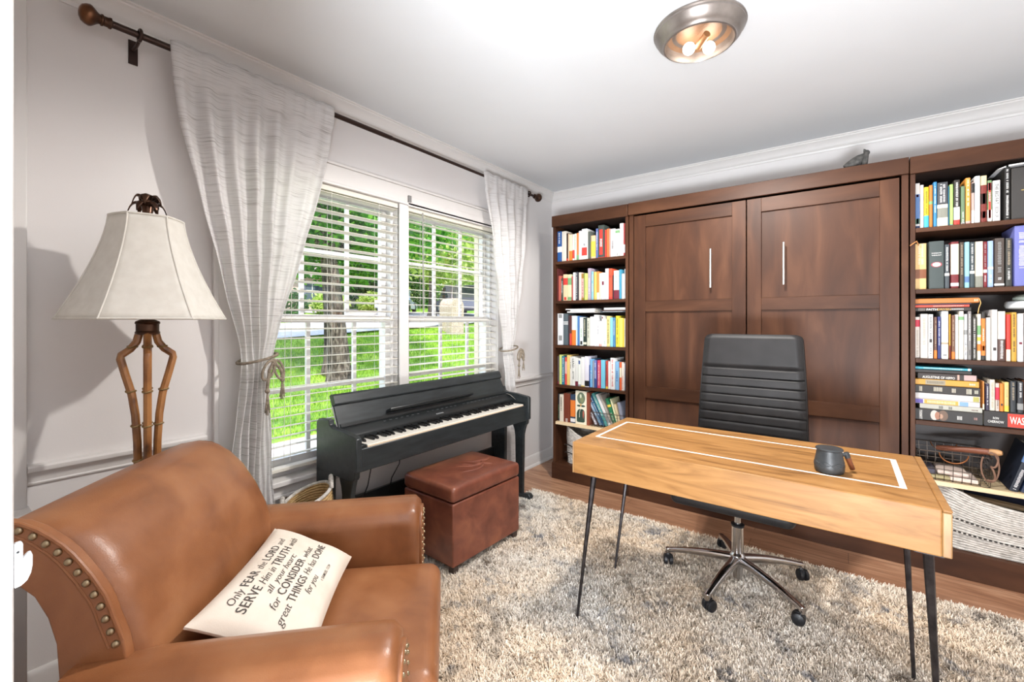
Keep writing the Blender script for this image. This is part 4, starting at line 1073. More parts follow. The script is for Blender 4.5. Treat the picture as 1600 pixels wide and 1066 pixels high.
BK_L4='''0.31|0.325|0.224|5c5054|thin dark grey book|b0.1m
0.327|0.35|0.238|d8e48c|lime book|L.1.15g
0.351|0.377|0.227|2c7c94|teal book with white lettering|L.1.95w
0.378|0.397|0.22|e0524a|red book with pink middle|b.4.85p
0.398|0.426|0.239|f0cc7c|pale orange book|
0.4268|0.442|0.226|e8e4dc|thin ivory book|L.6.8k
0.443|0.471|0.229|ecebe4|white book with large black lettering|Tlead
0.472|0.498|0.221|e8e8e2|white book with maroon foot|b0.16m
0.499|0.524|0.216|eef0e8|white book with dark blue emblem|b.8.93B b0.06G
0.525|0.556|0.23|f0eeec|white plain book|b0.03y
0.557|0.594|0.237|e8e4f0|wide white book with dark figure|b.02.2k
0.595|0.601|0.17|2c4c94|thin navy booklet|
0.602|0.622|0.217|7cb8e4|sky blue book|L.3.6w
0.624|0.636|0.204|9ca0ac|thin silver book|
0.6368|0.656|0.21|7888c8|periwinkle book with blue foot|b0.32B L.35.9w
0.657|0.663|0.211|4c3c88|thin violet booklet|
0.6638|0.69|0.21|d84c64|crimson pink book with lettering|L.1.9w
0.692|0.726|0.215|7ccce4|thick cyan book|
0.733|0.749|0.211|c84c40|brick red book|b0.08y L.3.9k
0.751|0.769|0.207|f4eeea|white book by the brick red one|
0.771|0.807|0.234|f2f2f0|tall white book with pink lettering|L.1.95r
0.809|0.839|0.209|8cbce4|pale blue book with blue lettering|L.3.65B
0.844|0.859|0.207|ee6c3c|orange book with cream label|b.45.8c
0.86|0.875|0.207|f0e4d8|cream book with red lettering|L.05.5r
0.876|0.886|0.2|f4f0ee|thin white book|
0.887|0.9|0.2|5c94c8|denim blue book|'''
BK_L5='''0.317|0.331|0.219|33343a|thin black book|L.1.6g
0.333|0.367|0.216|ece0cc|cream book with tiny emblems|L.4.9k
0.369|0.426|0.23|7c3c28|rust brown mottled book|L.0.15w
0.43|0.473|0.226|384c64|navy book with orange panel|b.22.8o b.04.16w'''
BK_R1='''2.462|2.486|0.235|e2dcd6|white book with blue head and foot|b.76.1S b0.06N b.7.75m b.1.22g
2.487|2.501|0.224|ecd6c8|thin blush book|L.3.9p
2.5018|2.52|0.21|f0d028|yellow book with bright blue foot|b0.3C L.35.9k
2.521|2.535|0.217|c87c34|amber brown book|b.55.62g
2.537|2.55|0.23|3c88bc|bright blue book|L.3.9w
2.551|2.591|0.224|45474c|black book with landscape picture|b0.2c b.2.42P b.42.5c L2.55.95w
2.592|2.596|0.2|2c6c88|thin deep teal book|
2.597|2.611|0.209|a8cc74|fresh green book|b0.03C
2.612|2.634|0.226|38332f|black book with white and red foot|b.12.4W b0.12r L.42.95w
2.637|2.652|0.191|6c8464|dark green book|L.05.4w b0.06G
2.654|2.672|0.23|eda048|tall orange book|L.4.95W b0.07p
2.674|2.684|0.202|c0a8a0|thin mauve book with black label|b.75.98k b0.32W
2.685|2.704|0.231|e4e8ea|tall pale grey book|
2.706|2.727|0.229|ead8a8|tall cream book with maroon ends|b.8.1M b0.24M b.4.62K
2.729|2.745|0.204|7c9c6c|green book with black and red head|b.76.94K b.94.1r b0.3W L.5.7w
2.747|2.772|0.198|e9e7e4|white book with handwritten title|Tbig'''
BK_R2='''2.465|2.512|0.237|e6bf80|wide tan book with hill picture|b.24.44H L2.55.98c
2.52|2.577|0.243|464f4e|thick dark slate book with red oval|Ttheo b.4.62O
2.579|2.597|0.223|4c5358|dark grey book with white band|b.29.35W L.4.95w
2.5978|2.601|0.23|b8443c|thin red brown book|
2.602|2.631|0.234|7c2c30|maroon book with ivory panel|b.3.95c b.05.12w
2.633|2.648|0.228|4c4034|dark brown book with gold lettering|L.3.95t
2.65|2.667|0.227|96cad8|light aqua book|b.12.25S
2.668|2.686|0.225|3f4a4e|charcoal book with white band|b.31.37W L.4.95w
2.687|2.714|0.225|e2d4c0|beige book with engraved foot|b0.25P
2.7148|2.729|0.223|88262c|deep red book with white band|b.32.39W L.45.95G L.1.25w
2.73|2.749|0.224|a0b8e0|pale blue book with white band|b.39.44W L.1.3w
2.752|2.785|0.234|514640|thick dark brown book|L.3.92G b.03.07w L.15.2w
2.788|2.81|0.231|3c3c38|black book with white foot lettering|L.15.38w L.45.95t'''
BK_R3='''2.46|2.487|0.213|e6dad0|cream book with crimson label|b.76.93R L.05.7t
2.488|2.517|0.228|ddd5cd|grey beige book|L.3.9t
2.518|2.537|0.226|efefee|white book with black lettering|L.45.95k b.36.44K L.06.25k
2.54|2.551|0.212|6c4c40|thin cocoa book|b0.2o L.3.9t
2.553|2.565|0.214|343c78|thin navy book|L.3.9w
2.567|2.593|0.246|f2f4f2|tall white book by the navy one|b.06.1G b.3.34t
2.596|2.601|0.226|d8a440|thin ochre book|b0.3M
2.604|2.616|0.221|7c5440|thin chestnut book|b0.17o L.3.9t
2.617|2.629|0.224|f2ede8|narrow white book|
2.63|2.648|0.246|eae2d2|cream book with green mark|b.8.87g
2.649|2.661|0.226|e8e6ea|white book with grey panels|b.18.3W b.55.65G L.1.4k
2.6618|2.674|0.24|8c8886|tall grey striped book|L.4.95w L.1.2k
2.676|2.692|0.213|3b3832|black book with pale lettering|L.05.95W
2.694|2.707|0.226|f0e8d4|cream book with coloured panels|b.55.75g b.42.5y b.2.35o
2.708|2.722|0.237|34302c|black book with orange head|b.86.1o L.4.7w b.2.3o
2.725|2.74|0.208|f2eee6|short ivory book|
2.742|2.762|0.246|e6dfdb|tall beige white book|b.2.26K
2.763|2.788|0.238|ece6da|ivory book with dark brown foot|b0.44U L.05.4w
2.791|2.805|0.223|e04034|red book with pale foot|b0.25c
2.807|2.825|0.233|d0a03c|mustard book with dark lettering|L.2.95k
2.827|2.846|0.226|f2f0f2|white book with maroon dot|b.36.41m
2.848|2.863|0.229|c8c0b8|grey book|L.3.9k
2.865|2.886|0.235|5a4a44|brown book|L.3.9w'''
BK_R4b='''2.708|2.719|0.139|dc9048|orange book with cream foot|b0.2c
2.723|2.735|0.128|40384c|dark aubergine book|L.2.9w
2.736|2.755|0.149|e0d8c8|ivory book with brown lettering|L.1.95t
2.756|2.769|0.133|d4c4b8|red and cream book|b.4.85R L.1.4K
2.77|2.783|0.132|ec8c34|bright orange book|b.2.28K
2.785|2.801|0.14|f0d080|pale yellow book|L.2.9t b0.2y
2.803|2.823|0.147|34383c|charcoal book|L.4.95t
2.826|2.846|0.147|38383c|black book with white lettering|L.5.95w b.1.3G
2.848|2.863|0.152|7c4a30|brown book|L.4.9w'''
for tab, z, sn, a, b_ in ((BK_L1, 1.74, 'top shelf of left bookcase', .310, .900), (BK_L2, 1.425, 'second shelf of left bookcase', .310, .900), (BK_L3, 1.07, 'third shelf of left bookcase', .310, .900),
                          (BK_L4, .752, 'fourth shelf of left bookcase', .310, .900), (BK_L5, .455, 'pale shelf of left bookcase', .310, .480),
                          (BK_R1, 1.74, 'top shelf of right bookcase', 2.4675, 2.78), (BK_R2, 1.425, 'second shelf of right bookcase', 2.4675, 2.815), (BK_R3, 1.07, 'third shelf of right bookcase', 2.4675, 2.95)):
    shelf_row(tab, z, sn, 0, a, b_)
# books lying flat: name parts in the frame x length, y depth, z thickness
def flatbook(x0, x1, z0, z1, col, label, group, bands=(), texts=(), y0=YF, dp=.16, name='book'):
    t = thing(name, label, 'book', ((x0+x1)/2, y0, z0), group)
    c_ = min(.0022, (z1-z0)*.2); b = MB()
    b.prism([(y0+dp, z0), (y0+.003, z0), (y0, z0+.003 if z1-z0 > .01 else z0+.001), (y0, z1-.003 if z1-z0 > .01 else z1-.001), (y0+.003, z1), (y0+dp, z1), (y0+dp, z1-c_), (y0+.005, z1-c_), (y0+.005, z0+c_), (y0+dp, z0+c_)], 0, x0, x1)
    cvo = obj('cover', b, bkmat(col), t, smooth=30)
    obj('pages', MB().box(x0+.003, x1-.003, y0+.004, y0+dp-.004, z0+c_, z1-c_), M_pages, t, smooth=0)
    L_ = x1-x0; H_ = z1-z0
    for a, b_, cc in bands: obj('spine_band', MB().box(x0+L_*a, x0+L_*b_, y0-.0006, y0+.001, z0+H_*.08, z1-H_*.08), bkmat(cc), cvo, smooth=0)
    for s_, a, b_, c0, c1, cc in texts:
        if s_ is None:
            mb_ = MB(); x = x0+L_*a; r_ = random.Random(int(a*100))
            while x < x0+L_*b_:
                w_ = r_.uniform(.002, .005); mb_.box(x, x+w_*.65, y0-.0010, y0, z0+H_*c0, z0+H_*c1); x += w_+.001
            obj('spine_lettering', mb_, bkmat(cc), cvo, smooth=0)
        else:
            v, f, w_ = text_geo(s_, 0, .015); k = L_*(b_-a)/w_; ky = H_*(c1-c0)/.72
            obj('title', MB().add([(x0+L_*a+x*k, y0-.0011, z0+H_*c0+y*ky) for x, y, _ in v], f), bkmat(cc), cvo, smooth=0)
    return t
G3 = 'books lying flat on the third shelf rows'
flatbook(2.466, 2.699, 1.3515, 1.377, 'c87c3c', 'thick tan leather journal lying on top of the right third-shelf books', G3, texts=[(None, .93, .98, .3, .7, 'e8d8b8')], dp=.18)
flatbook(2.466, 2.672, 1.3445, 1.351, '40384c', 'thin dark purple booklet under the tan journal on the right bookcase', G3)
flatbook(2.466, 2.666, 1.332, 1.344, 'e05848', 'thin coral red book lying under the tan journal', G3, texts=[(None, .35, .9, .35, .65, 'f0d8c8')])
flatbook(2.467, 2.672, 1.3115, 1.3315, '38332f', 'black flat book with white and gold title under the coral red one', G3, texts=[('FAITH', .21, .41, .25, .75, 'efece6'), ('DRIVEN', .41, .65, .25, .75, 'e0b060'), (None, .66, .88, .35, .65, 'efece6'), (None, .06, .18, .15, .85, '8a8078')])
obj_bm = obj('ribbon_bookmark', MB().tube([(2.700, -.43, 1.372), (2.704, -.435, 1.35), (2.697, -.437, 1.325), (2.694, -.438, 1.30)], .0018, 5), mat('tan_ribbon', 'd8a868', .8)); tag(obj_bm, 'tan cord bookmark dangling from the leather journal', 'bookmark')
G3L = 'books lying flat on top of the left third-shelf books'
for x0, x1, z0, z1, c_, lab in ((.405, .645, 1.328, 1.3395, 'eceae6', 'thin white book lying flat, lowest of the left pile on third shelf'), (.433, .650, 1.340, 1.3505, 'e4e8e8', 'pale grey book lying flat, middle of the left pile on third shelf'), (.391, .641, 1.351, 1.360, 'f0f0f0', 'white booklet lying flat, top of the left pile on third shelf'),
                           (.694, .893, 1.329, 1.3385, '4c5560', 'dark flat book with white lettering, bottom of right pile on third shelf'), (.700, .893, 1.339, 1.3455, '5c4038', 'thin brown booklet second from bottom of right pile, third shelf'), (.722, .893, 1.346, 1.3555, 'e8ecec', 'white flat book second from top of right pile, third shelf'), (.722, .893, 1.356, 1.363, 'f2f4f4', 'thin white booklet topmost of the right pile on third shelf')):
    flatbook(x0, x1, z0, z1, c_, lab, G3L, texts=[(None, .1, .9, .3, .7, 'e8e8e8')] if c_ == '4c5560' else (), dp=.15)
GS = 'stack of books lying flat on the fourth shelf of the right bookcase'
stk = [(2.467, 2.711, .7525, .812, '3b3836', 'thick black biography with a white haired portrait, bottom of the stack', [], [('MARK', .07, .115, .1, .9, 'efece6'), (None, .64, .70, .3, .6, 'efece6'), (None, .88, .93, .4, .6, 'b88880')]),
       (2.485, 2.710, .8125, .837, 'c2c0b4', 'pale olive grey book, second from the bottom of the stack', [], [(None, .32, .38, .2, .8, '5a5a52'), (None, .48, .53, .2, .8, '5a5a52'), (None, .84, .93, .35, .55, '6a3c38')]),
       (2.467, 2.702, .8375, .862, 'e2dcd8', 'book with gold title panel and violet end, third from the bottom', [(0, .13, '6c5cae'), (.15, .68, 'e8b04c'), (.70, .83, '88aee0')], [(None, .20, .64, .25, .75, 'f6e8c8')]),
       (2.467, 2.702, .8625, .892, 'e2dbd8', 'thick ivory book with olive end, middle of the stack', [(.90, .99, 'b8b060')], []),
       (2.467, 2.703, .8925, .934, '37322f', 'thick black book with cream lettering groups above the ivory one', [], [(None, .07, .12, .2, .8, 'd8ccb8'), (None, .30, .42, .3, .8, 'e6dcc8'), (None, .58, .64, .25, .75, 'e6dcc8'), (None, .80, .86, .2, .8, 'e6dcc8'), (None, .92, .96, .3, .7, 'e6dcc8')]),
       (2.467, 2.699, .9345, .964, 'dda244', 'golden yellow book with grey panel in the stack', [(.17, .49, 'a89c84')], [(None, .20, .46, .3, .7, '7a7264'), (None, .86, .94, .35, .65, 'f4ecd8')]),
       (2.478, 2.692, .9645, .996, '3d3430', 'dark book with bold white title and pink end near the top of the stack', [(.68, .715, 'd8a898'), (.79, .99, 'c8a8a4')], [('AUGUSTINE OF HIPPO', .08, .64, .15, .55, 'f0ece4')]),
       (2.467, 2.673, .9965, 1.014, '34302e', 'plain black book just under the turquoise one', [], []),
       (2.467, 2.673, 1.0145, 1.0275, '4cb0c4', 'thin turquoise book on top of the flat stack', [(.94, .98, 'e8f0ec')], [(None, .16, .85, .3, .7, 'd8ecec')])]
for x0, x1, z0, z1, c_, lab, bands, texts in stk:
    fb = flatbook(x0, x1, z0, z1, c_, lab, GS, bands, texts)
    if 'portrait' in lab:
        for cx_, cz_, a_, b_, cc, yy in ((.30, .5, .062, .42, 'd6cfc6', 0), (.345, .48, .040, .33, 'b07c64', 1), (.43, .52, .075, .44, '7c6454', 0), (.40, .45, .03, .2, 'c09880', 1)):
            L_, H_ = x1-x0, z1-z0; o_ = [(x0+L_*(cx_+a_*math.cos(2*PI*k/20)), z0+H_*(cz_+b_*math.sin(2*PI*k/20))) for k in range(20)]
            obj('portrait_patch', MB().prism(o_, 1, YF-.0012-.0004*yy, YF), bkmat(cc), fb, smooth=0)
flatbook(2.716, 2.96, .7525, .828, '34302f', 'thick black and red dust-jacketed book lying flat beside the tall stack', GS, [(.32, .99, 'dc4636')], [('RON', .12, .20, .50, .64, 'efece6'), ('CHERNOW', .05, .27, .26, .42, 'efece6'), ('WASHINGTON', .35, .95, .3, .75, 'f4ece4')])
shelf_row(BK_R4b, .829, 'fourth shelf of right bookcase', 1, 2.7135, 2.95)

def single(x0, wd, h, dp, col, label, z, group, dec='', tilt=0, y=YF, seed=3):
    t = bookbody(wd, h, dp, col, label, (x0, y, z), group); deco(t, wd, h, dec, seed); t.rotation_euler = (0, tilt, 0); return t
single(2.783, .020, .262, .19, '23211f', 'tall black book with white lettering beside the black binder', 1.7404, 'tall dark items at the right of the top shelf', 'L.05.95w')
pf = thing('binder', 'large plain black binder at the right end of the top shelf', 'binder', (2.88, -.42, 1.7404))
obj('cover', MB().box(2.806, 2.975, -.428, -.404, 1.7404, 1.986), mat('black_cloth', '302d2b', .6), pf, bevel=.003)
obj('gilt_mark', MB().box(2.838, 2.87, -.4292, -.4278, 1.876, 1.879), mat('gilt', 'c8b060', .4, .6), pf)
ps = obj('paper_sheets', MB().prism([(2.76, 1.990), (2.80, 2.004), (2.975, 2.0085), (2.975, 2.004), (2.81, 1.998)], 1, -.43, -.24), mat('white_sheets', 'eeecec', .7)); tag(ps, 'white loose sheets lying over the black binder on the top shelf', 'paper')
single(2.8155, .046, .285, .21, '7478bc', 'large blue-violet book at the right of the second shelf, right bookcase', 1.4254, 'upright books on the second shelf of right bookcase', 'L.3.9W')
single(2.864, .046, .275, .2, '5468a8', 'large blue book at the far right of the second shelf', 1.4254, 'upright books on the second shelf of right bookcase', 'L.3.9w', seed=9)
# lidded dish on the third shelf, right
ds = thing('lidded_dish', 'pale grey-blue dish with small rounded lid above the right third-shelf books', 'dish', (2.885, -.33, 1.319))
obj('dish', MB().lathe([(.001, 1.3195), (.062, 1.3195), (.078, 1.325), (.082, 1.335), (.080, 1.352), (.076, 1.357), (.04, 1.360), (.001, 1.360)], (2.885, -.33, 0), 32), mat('pale_glaze', 'c6cacc', .3), ds)
obj('lid', MB().lathe([(.052, 1.360), (.056, 1.364), (.054, 1.376), (.040, 1.387), (.018, 1.392), (.001, 1.393)], (2.885, -.33, 0), 32), mat('celadon_glaze', 'b4beb4', .3), ds)
tg = thing('leather_tag', 'small tan leather tag hanging at the second shelf of the right bookcase', 'tag', (2.462, -.46, 1.66))
obj('strap', MB().tube([(2.480, -.44, 1.652), (2.470, -.458, 1.672), (2.455, -.462, 1.660), (2.444, -.466, 1.650)], .003, 6), mat('tan_strap', 'b07848', .6), tg)

# left pale shelf: art box, leaning books in a wire basket
ab = thing('art_box', 'cream book-shaped box painted with green plants on the pale shelf', 'box', (.528, YF, .4554))
obj('case', MB().box(.480, .576, YF, YF+.13, .4554, .717), mat('cream_board', 'e3dcc4', .6), ab, bevel=.002)
obj('side_board', MB().box(.5765, .600, YF+.002, YF+.13, .4554, .712), mat('rust_board', '80402a', .5), ab, bevel=.002)
def ell(cx_, cz_, a, b_, y, m, nm='painted_motif', n=28, half=None):
    o_ = [(cx_+a*math.cos(2*PI*k/n), cz_+b_*math.sin(2*PI*k/n)) for k in range(n)]
    return obj(nm, MB().prism(o_, 1, y-.0008, y), m, ab, smooth=0)
g1 = mat('sage_paint', '62705c', .7); g2 = mat('deep_green_paint', '2e4438', .7); g3 = mat('pale_leaf', 'c8ccb0', .7)
ell(.530, .660, .034, .046, YF, g1); ell(.537, .648, .016, .022, YF-.0008, mat('moss_paint', '7c8460', .7)); ell(.527, .676, .008, .016, YF-.0016, g3)
ell(.512, .600, .018, .008, YF, g2); ell(.546, .600, .018, .008, YF, g2); ell(.528, .607, .005, .014, YF-.0008, mat('amber_paint', 'c89848', .7))
b = MB(); b.prism([(.492, .480), (.492, .540), (.500, .562), (.513, .575), (.545, .575), (.558, .562), (.562, .540), (.562, .480), (.55, .472), (.50, .472)], 1, YF-.0008, YF); obj('painted_motif', b, g2, ab, smooth=0)
b = MB(); b.tube([(.527, YF-.001, .600), (.523, YF-.001, .575), (.516, YF-.001, .545), (.516, YF-.001, .510)], .0016, 5); obj('painted_stem', b, mat('cream_paint', 'efe8d4', .7), ab)
b = MB(); b.prism([(.545, .56), (.552, .566), (.556, .54), (.55, .50), (.545, .52)], 1, YF-.0016, YF-.0008); obj('painted_motif', b, mat('clay_paint', 'b8604c', .7), ab, smooth=0)
def wire_basket(label, x0, x1, y0, y1, z0, z1, flare, step, m, group=None, handles=False):
    t = thing('wire_basket', label, 'basket', ((x0+x1)/2, (y0+y1)/2, z0), group)
    rd = .0014
    def R_(z):
        k = (z-z0)/(z1-z0); e = flare*k; return (x0-e, x1+e, y0-e, y1+e)
    def loop_(z): a, b_, c_, d_ = R_(z); q = .012; return [(a+q, c_, z), (b_-q, c_, z), (b_, c_+q, z), (b_, d_-q, z), (b_-q, d_, z), (a+q, d_, z), (a, d_-q, z), (a, c_+q, z)]
    b = MB(); n_ = max(2, int(round((z1-z0)/step)))
    for i in range(n_): b.tube(loop_(z0+rd+(z1-z0)*i/n_), rd, 5, closed=True)
    nx = int(round((x1-x0)/step)); ny = int(round((y1-y0)/step))
    A, B_ = R_(z0), R_(z1)
    for i in range(nx+1):
        u = i/nx; xa = A[0]+(A[1]-A[0])*u; xb = B_[0]+(B_[1]-B_[0])*u
        b.tube([(xb, B_[2], z1), (xa, A[2], z0+rd), (xa, A[3], z0+rd), (xb, B_[3], z1)], rd, 5)
    for i in range(ny+1):
        u = i/ny; ya = A[2]+(A[3]-A[2])*u; yb = B_[2]+(B_[3]-B_[2])*u
        b.tube([(B_[0], yb, z1), (A[0], ya, z0+rd), (A[1], ya, z0+rd), (B_[1], yb, z1)], rd, 5)
    obj('wire_grid', b, M_wire, t)
    obj('rim', MB().tube(loop_(z1), .0028, 6, closed=True), M_wire, t)
    if handles:
        for yy in (B_[2]-.004, B_[3]+.004):
            xm = (x0+x1)/2; hw = .052
            pts = [(xm+hw*math.cos(PI+PI*i/14), yy-(.002 if yy < (y0+y1)/2 else -.002), z1-.046*math.sin(PI*i/14)) for i in range(15)]
            obj('handle', MB().tube(pts, .003, 7), M_copper, t)
    return t
wire_basket('small wire basket of leaning books on the pale shelf, left bookcase', .612, .880, -.425, -.20, .4556, .565, .006, .026, M_wire, 'wire baskets on the pale shelves')
GL = 'leaning books in the small wire basket'
for k, (x, wd, h, c_, an, lab, dec) in enumerate(((.628, .018, .232, 'ece8f0', -.50, 'white book leaning, leftmost in the small wire basket', 'L.3.7G'), (.652, .012, .235, '4a3438', -.50, 'thin dark plum book leaning second in the wire basket', ''), (.667, .020, .262, '7ca0bc', -.50, 'pale blue book leaning in the wire basket', 'L.3.9w'), (.691, .018, .262, '2c5c80', -.48, 'deep blue book leaning in the wire basket', 'L.3.9w'),
                                              (.713, .024, .275, '5ca4a0', -.46, 'teal green book leaning in the wire basket', 'L.3.9W'), (.741, .022, .268, 'e8e4e0', -.44, 'white book leaning in the middle of the wire basket', 'b.1.4G'), (.767, .014, .262, 'b0a498', -.42, 'taupe book leaning in the wire basket', ''), (.785, .026, .232, '2c7850', -.34, 'green book with yellow dot leaning in the wire basket', 'b.7.78y L.1.5c'),
                                              (.815, .010, .232, 'e8e4b8', -.30, 'thin pale yellow book leaning in the wire basket', ''), (.829, .014, .19, 'dcc49c', -.27, 'tan book leaning near the right of the wire basket', ''), (.846, .024, .205, '8c8e9c', -.20, 'grey book leaning, rightmost in the wire basket', ''))):
    single(x+.006, wd, h*.96, .15, c_, lab, .4606, GL, dec, tilt=an, y=-.40, seed=k)

# right pale shelf: large wire basket, paint roller handle, fish of paper, leaning books
wire_basket('large wire basket with copper handles on the right pale shelf', 2.480, 2.735, -.435, -.19, .4556, .600, .008, .0300, M_wire, 'wire baskets on the pale shelves', handles=True)
rl = thing('rolling_pin', 'old wooden handled tool wound with brown cord lying across the wire basket', 'tool', (2.70, -.40, .622))
obj('shaft', MB().tube([(2.56, -.335, .600), (2.60, -.345, .605), (2.70, -.385, .618), (2.765, -.41, .6255), (2.778, -.415, .627)], [.012, .014, .015, .015, .008], 14), mat('aged_handle_wood', '7a4630', .45), rl)
obj('worn_end', MB().tube([(2.742, -.401, .6230), (2.768, -.411, .6265), (2.780, -.416, .6275)], [.0156, .0154, .009], 14), mat('worn_end_wood', 'c09060', .5), rl)
b = MB(); pts = []
for i in range(60):
    a = i/59; pts.append((2.725+.016*math.sin(9*a)-.012*a+.034*math.sin(PI*a), -.455-.004*math.sin(20*a), .628-.135*a+.012*math.sin(13*a)))
b.tube(pts, .0042, 6)
b.tube([(2.72+.05*math.sin(t)*.6+.012, -.452, .560+.072*math.cos(t)) for t in [2*PI*i/24*.9 for i in range(24)]], .0035, 6)
obj('cord', b, mat('brown_cord', '7c5c4a', .8), rl)
for k, (x0, x1, ya, yb, z0_, z1_, c_, lab) in enumerate(((2.50, 2.60, -.42, -.25, .459, .474, 'a89c74', 'olive patterned card box low in the wire basket'), (2.60, 2.70, -.42, -.24, .459, .478, 'e2cdc0', 'blush paper packet low in the wire basket'), (2.555, 2.67, -.40, -.24, .480, .498, 'dcc8bc', 'folded pinkish paper bag on top in the wire basket'), (2.49, 2.55, -.41, -.24, .476, .500, '54505c', 'slate grey pouch at the left of the wire basket'))):
    o = obj('paper_packet', MB().cushion(((x0+x1)/2, (ya+yb)/2, (z0_+z1_)/2), ((x1-x0)/2, (yb-ya)/2, (z1_-z0_)/2), .005, puff=.004, n=10), mat('packet_'+c_, c_, .6), smooth=80, weld=True)
    tag(o, lab, 'packet', 'packets in the large wire basket')
GB = 'leaning books on the right pale shelf'
single(2.798, .030, .225, .2, '1f2430', 'black book with blue and white cover leaning beside the large wire basket', .4606, GB, 'b.65.98S L.05.5w', tilt=.28, y=-.43)
single(2.835, .030, .205, .2, '23304c', 'navy book leaning at the right end of the right pale shelf', .4606, GB, 'L.1.8w', tilt=.28, y=-.43)
jb = obj('book_jacket', MB().box(2.7985, 2.8275, -.4325, -.4312, .62, .66), bkmat('8cb0dc')); jb.hide_render = True
bpy.data.objects.remove(jb)

# crocheted rope baskets
def rope_basket(label, x0, x1, y0, y1, z0, h, sag, lean=0, m=None, group=None):
    t = thing('rope_basket', label, 'basket', ((x0+x1)/2, (y0+y1)/2, z0), group); b = MB(); n_ = int(h/.0135)
    cx_, cy_ = (x0+x1)/2, (y0+y1)/2; a_, b_ = (x1-x0)/2, (y1-y0)/2
    rr_ = random.Random(4)
    for i in range(n_+1):
        k = i/n_; pts = []
        for j in range(56):
            th_ = 2*PI*j/56; ct, st_ = math.cos(th_), math.sin(th_)
            ex = math.copysign(abs(ct)**.6, ct); ey = math.copysign(abs(st_)**.6, st_)
            bul = 1-.04*math.cos(2.6*k)+.012*math.sin(5*th_+4*k)+.01*math.sin(14*k+th_)-.03*max(0, (k-.6))
            frontness = max(0, -st_)
            zz = z0+.008+h*k*(1-sag(ex)*frontness)
            pts.append((cx_+a_*ex*bul, cy_+b_*ey*bul+lean*k*.02, zz+.0012*math.sin(17*th_+i)))
        b.tube(pts, [.0072+.0011*math.sin(j*2.2+i*1.3) for j in range(56)], 6, closed=True)
    obj('coiled_wall', b, M_rope, t)
    for i, k in enumerate((.30, .52)):
        b = MB()
        for j in range(30):
            u = -1+2*(j+.5*(i % 2))/29; 
            if abs(u) > .93: continue
            zz = z0+.008+h*k*(1-sag(u)); xx = cx_+a_*u*.97
            b.box(xx-.005, xx+.005, y0-.0075, y0-.001, zz-.003, zz+.0025)
        obj('gap_row', b, mat('gap_dark', '2a2624', .9), t)  # dark bars imitate the shade inside gaps between the coils
    return t
rope_basket('large white rope basket with slumped rim at the bottom of the right bookcase', 2.515, 3.04, -.448, -.10, .128, .30, lambda u: .25*max(0, 1-((u-.35)/1.1)**2), group='white rope baskets on the bottom shelves')
rope_basket('white rope basket folded at the bottom of the left bookcase, behind the desk', .375, .62, -.43, -.15, .128, .275, lambda u: .30*max(0, min(1, .5+u*.8)), group='white rope baskets on the bottom shelves')
fr = thing('picture_frame', 'wooden picture frame with blue print lying in the large rope basket', 'frame', (2.76, -.27, .37))
def FRM(x, y, z): return (x, -.36+y*math.cos(.18), .372+y*math.sin(.18)+z+(2.62-x)*.10)
b = MB(FRM)
for r_ in ((2.60, 2.98, 0, .03), (2.60, 2.98, .19, .22), (2.60, 2.63, .03, .19), (2.95, 2.98, .03, .19)): b.box(r_[0], r_[1], r_[2], r_[3], 0, .016)
obj('frame', b, mat('frame_oak', 'a08868', .5), fr, bevel=.002)
obj('print', MB(FRM).box(2.63, 2.95, .03, .19, .002, .008), mat('navy_print', '2c3450', .5), fr)
mgz = obj('magazine', MB(FRM).box(2.555, 2.66, .02, .20, .018, .026), mat('magazine_cover', '9c9484', .5)); tag(mgz, 'grey striped magazine tucked into the large rope basket', 'magazine')

# stone bird on the wall bed
bd = thing('bird_figurine', 'small grey stone bird figurine on top of the wall bed', 'figurine', (2.235, -.40, 2.109))
def birdP(u, v):
    s_ = v; ax = -.062+.098*s_; z = 2.128+.060*s_**1.6
    rr_ = .0045+.025*math.sin(PI*min(1, .10+.86*s_))**.9*(1 if s_ < .72 else max(.62, 1-(s_-.72)*1.3))
    a = 2*PI*u
    if s_ > .97: rr_ *= .6
    return (2.235+ax-rr_*math.sin(a)*.45, -.40+rr_*math.cos(a)*.8, z+rr_*math.sin(a)*.85)
M_stone = noisy('grey_stone', [(.3, '2e2d2c'), (.7, '5c5a57')], nscale=60, rough=.8)
b = MB(); b.grid(birdP, 16, 24, wrapu=True); b.f += [tuple(range(16))[::-1], tuple(range(24*16, 25*16))]; obj('body', b, M_stone, bd)
hd = MB(); hd.sphere((2.272, -.40, 2.190), .0145, 8); obj('head', hd, M_stone, bd)
obj('beak', MB().tube([(2.266, -.402, 2.196), (2.262, -.406, 2.206), (2.259, -.408, 2.211)], [.009, .005, .001], 8), M_stone, bd)
b = MB(); b.tube([(2.262, -.395, 2.110), (2.264, -.395, 2.185)], [.013, .018], 8); b.tube([(2.232, -.40, 2.110), (2.238, -.40, 2.14)], [.010, .013], 8); obj('foot', b, M_stone, bd)

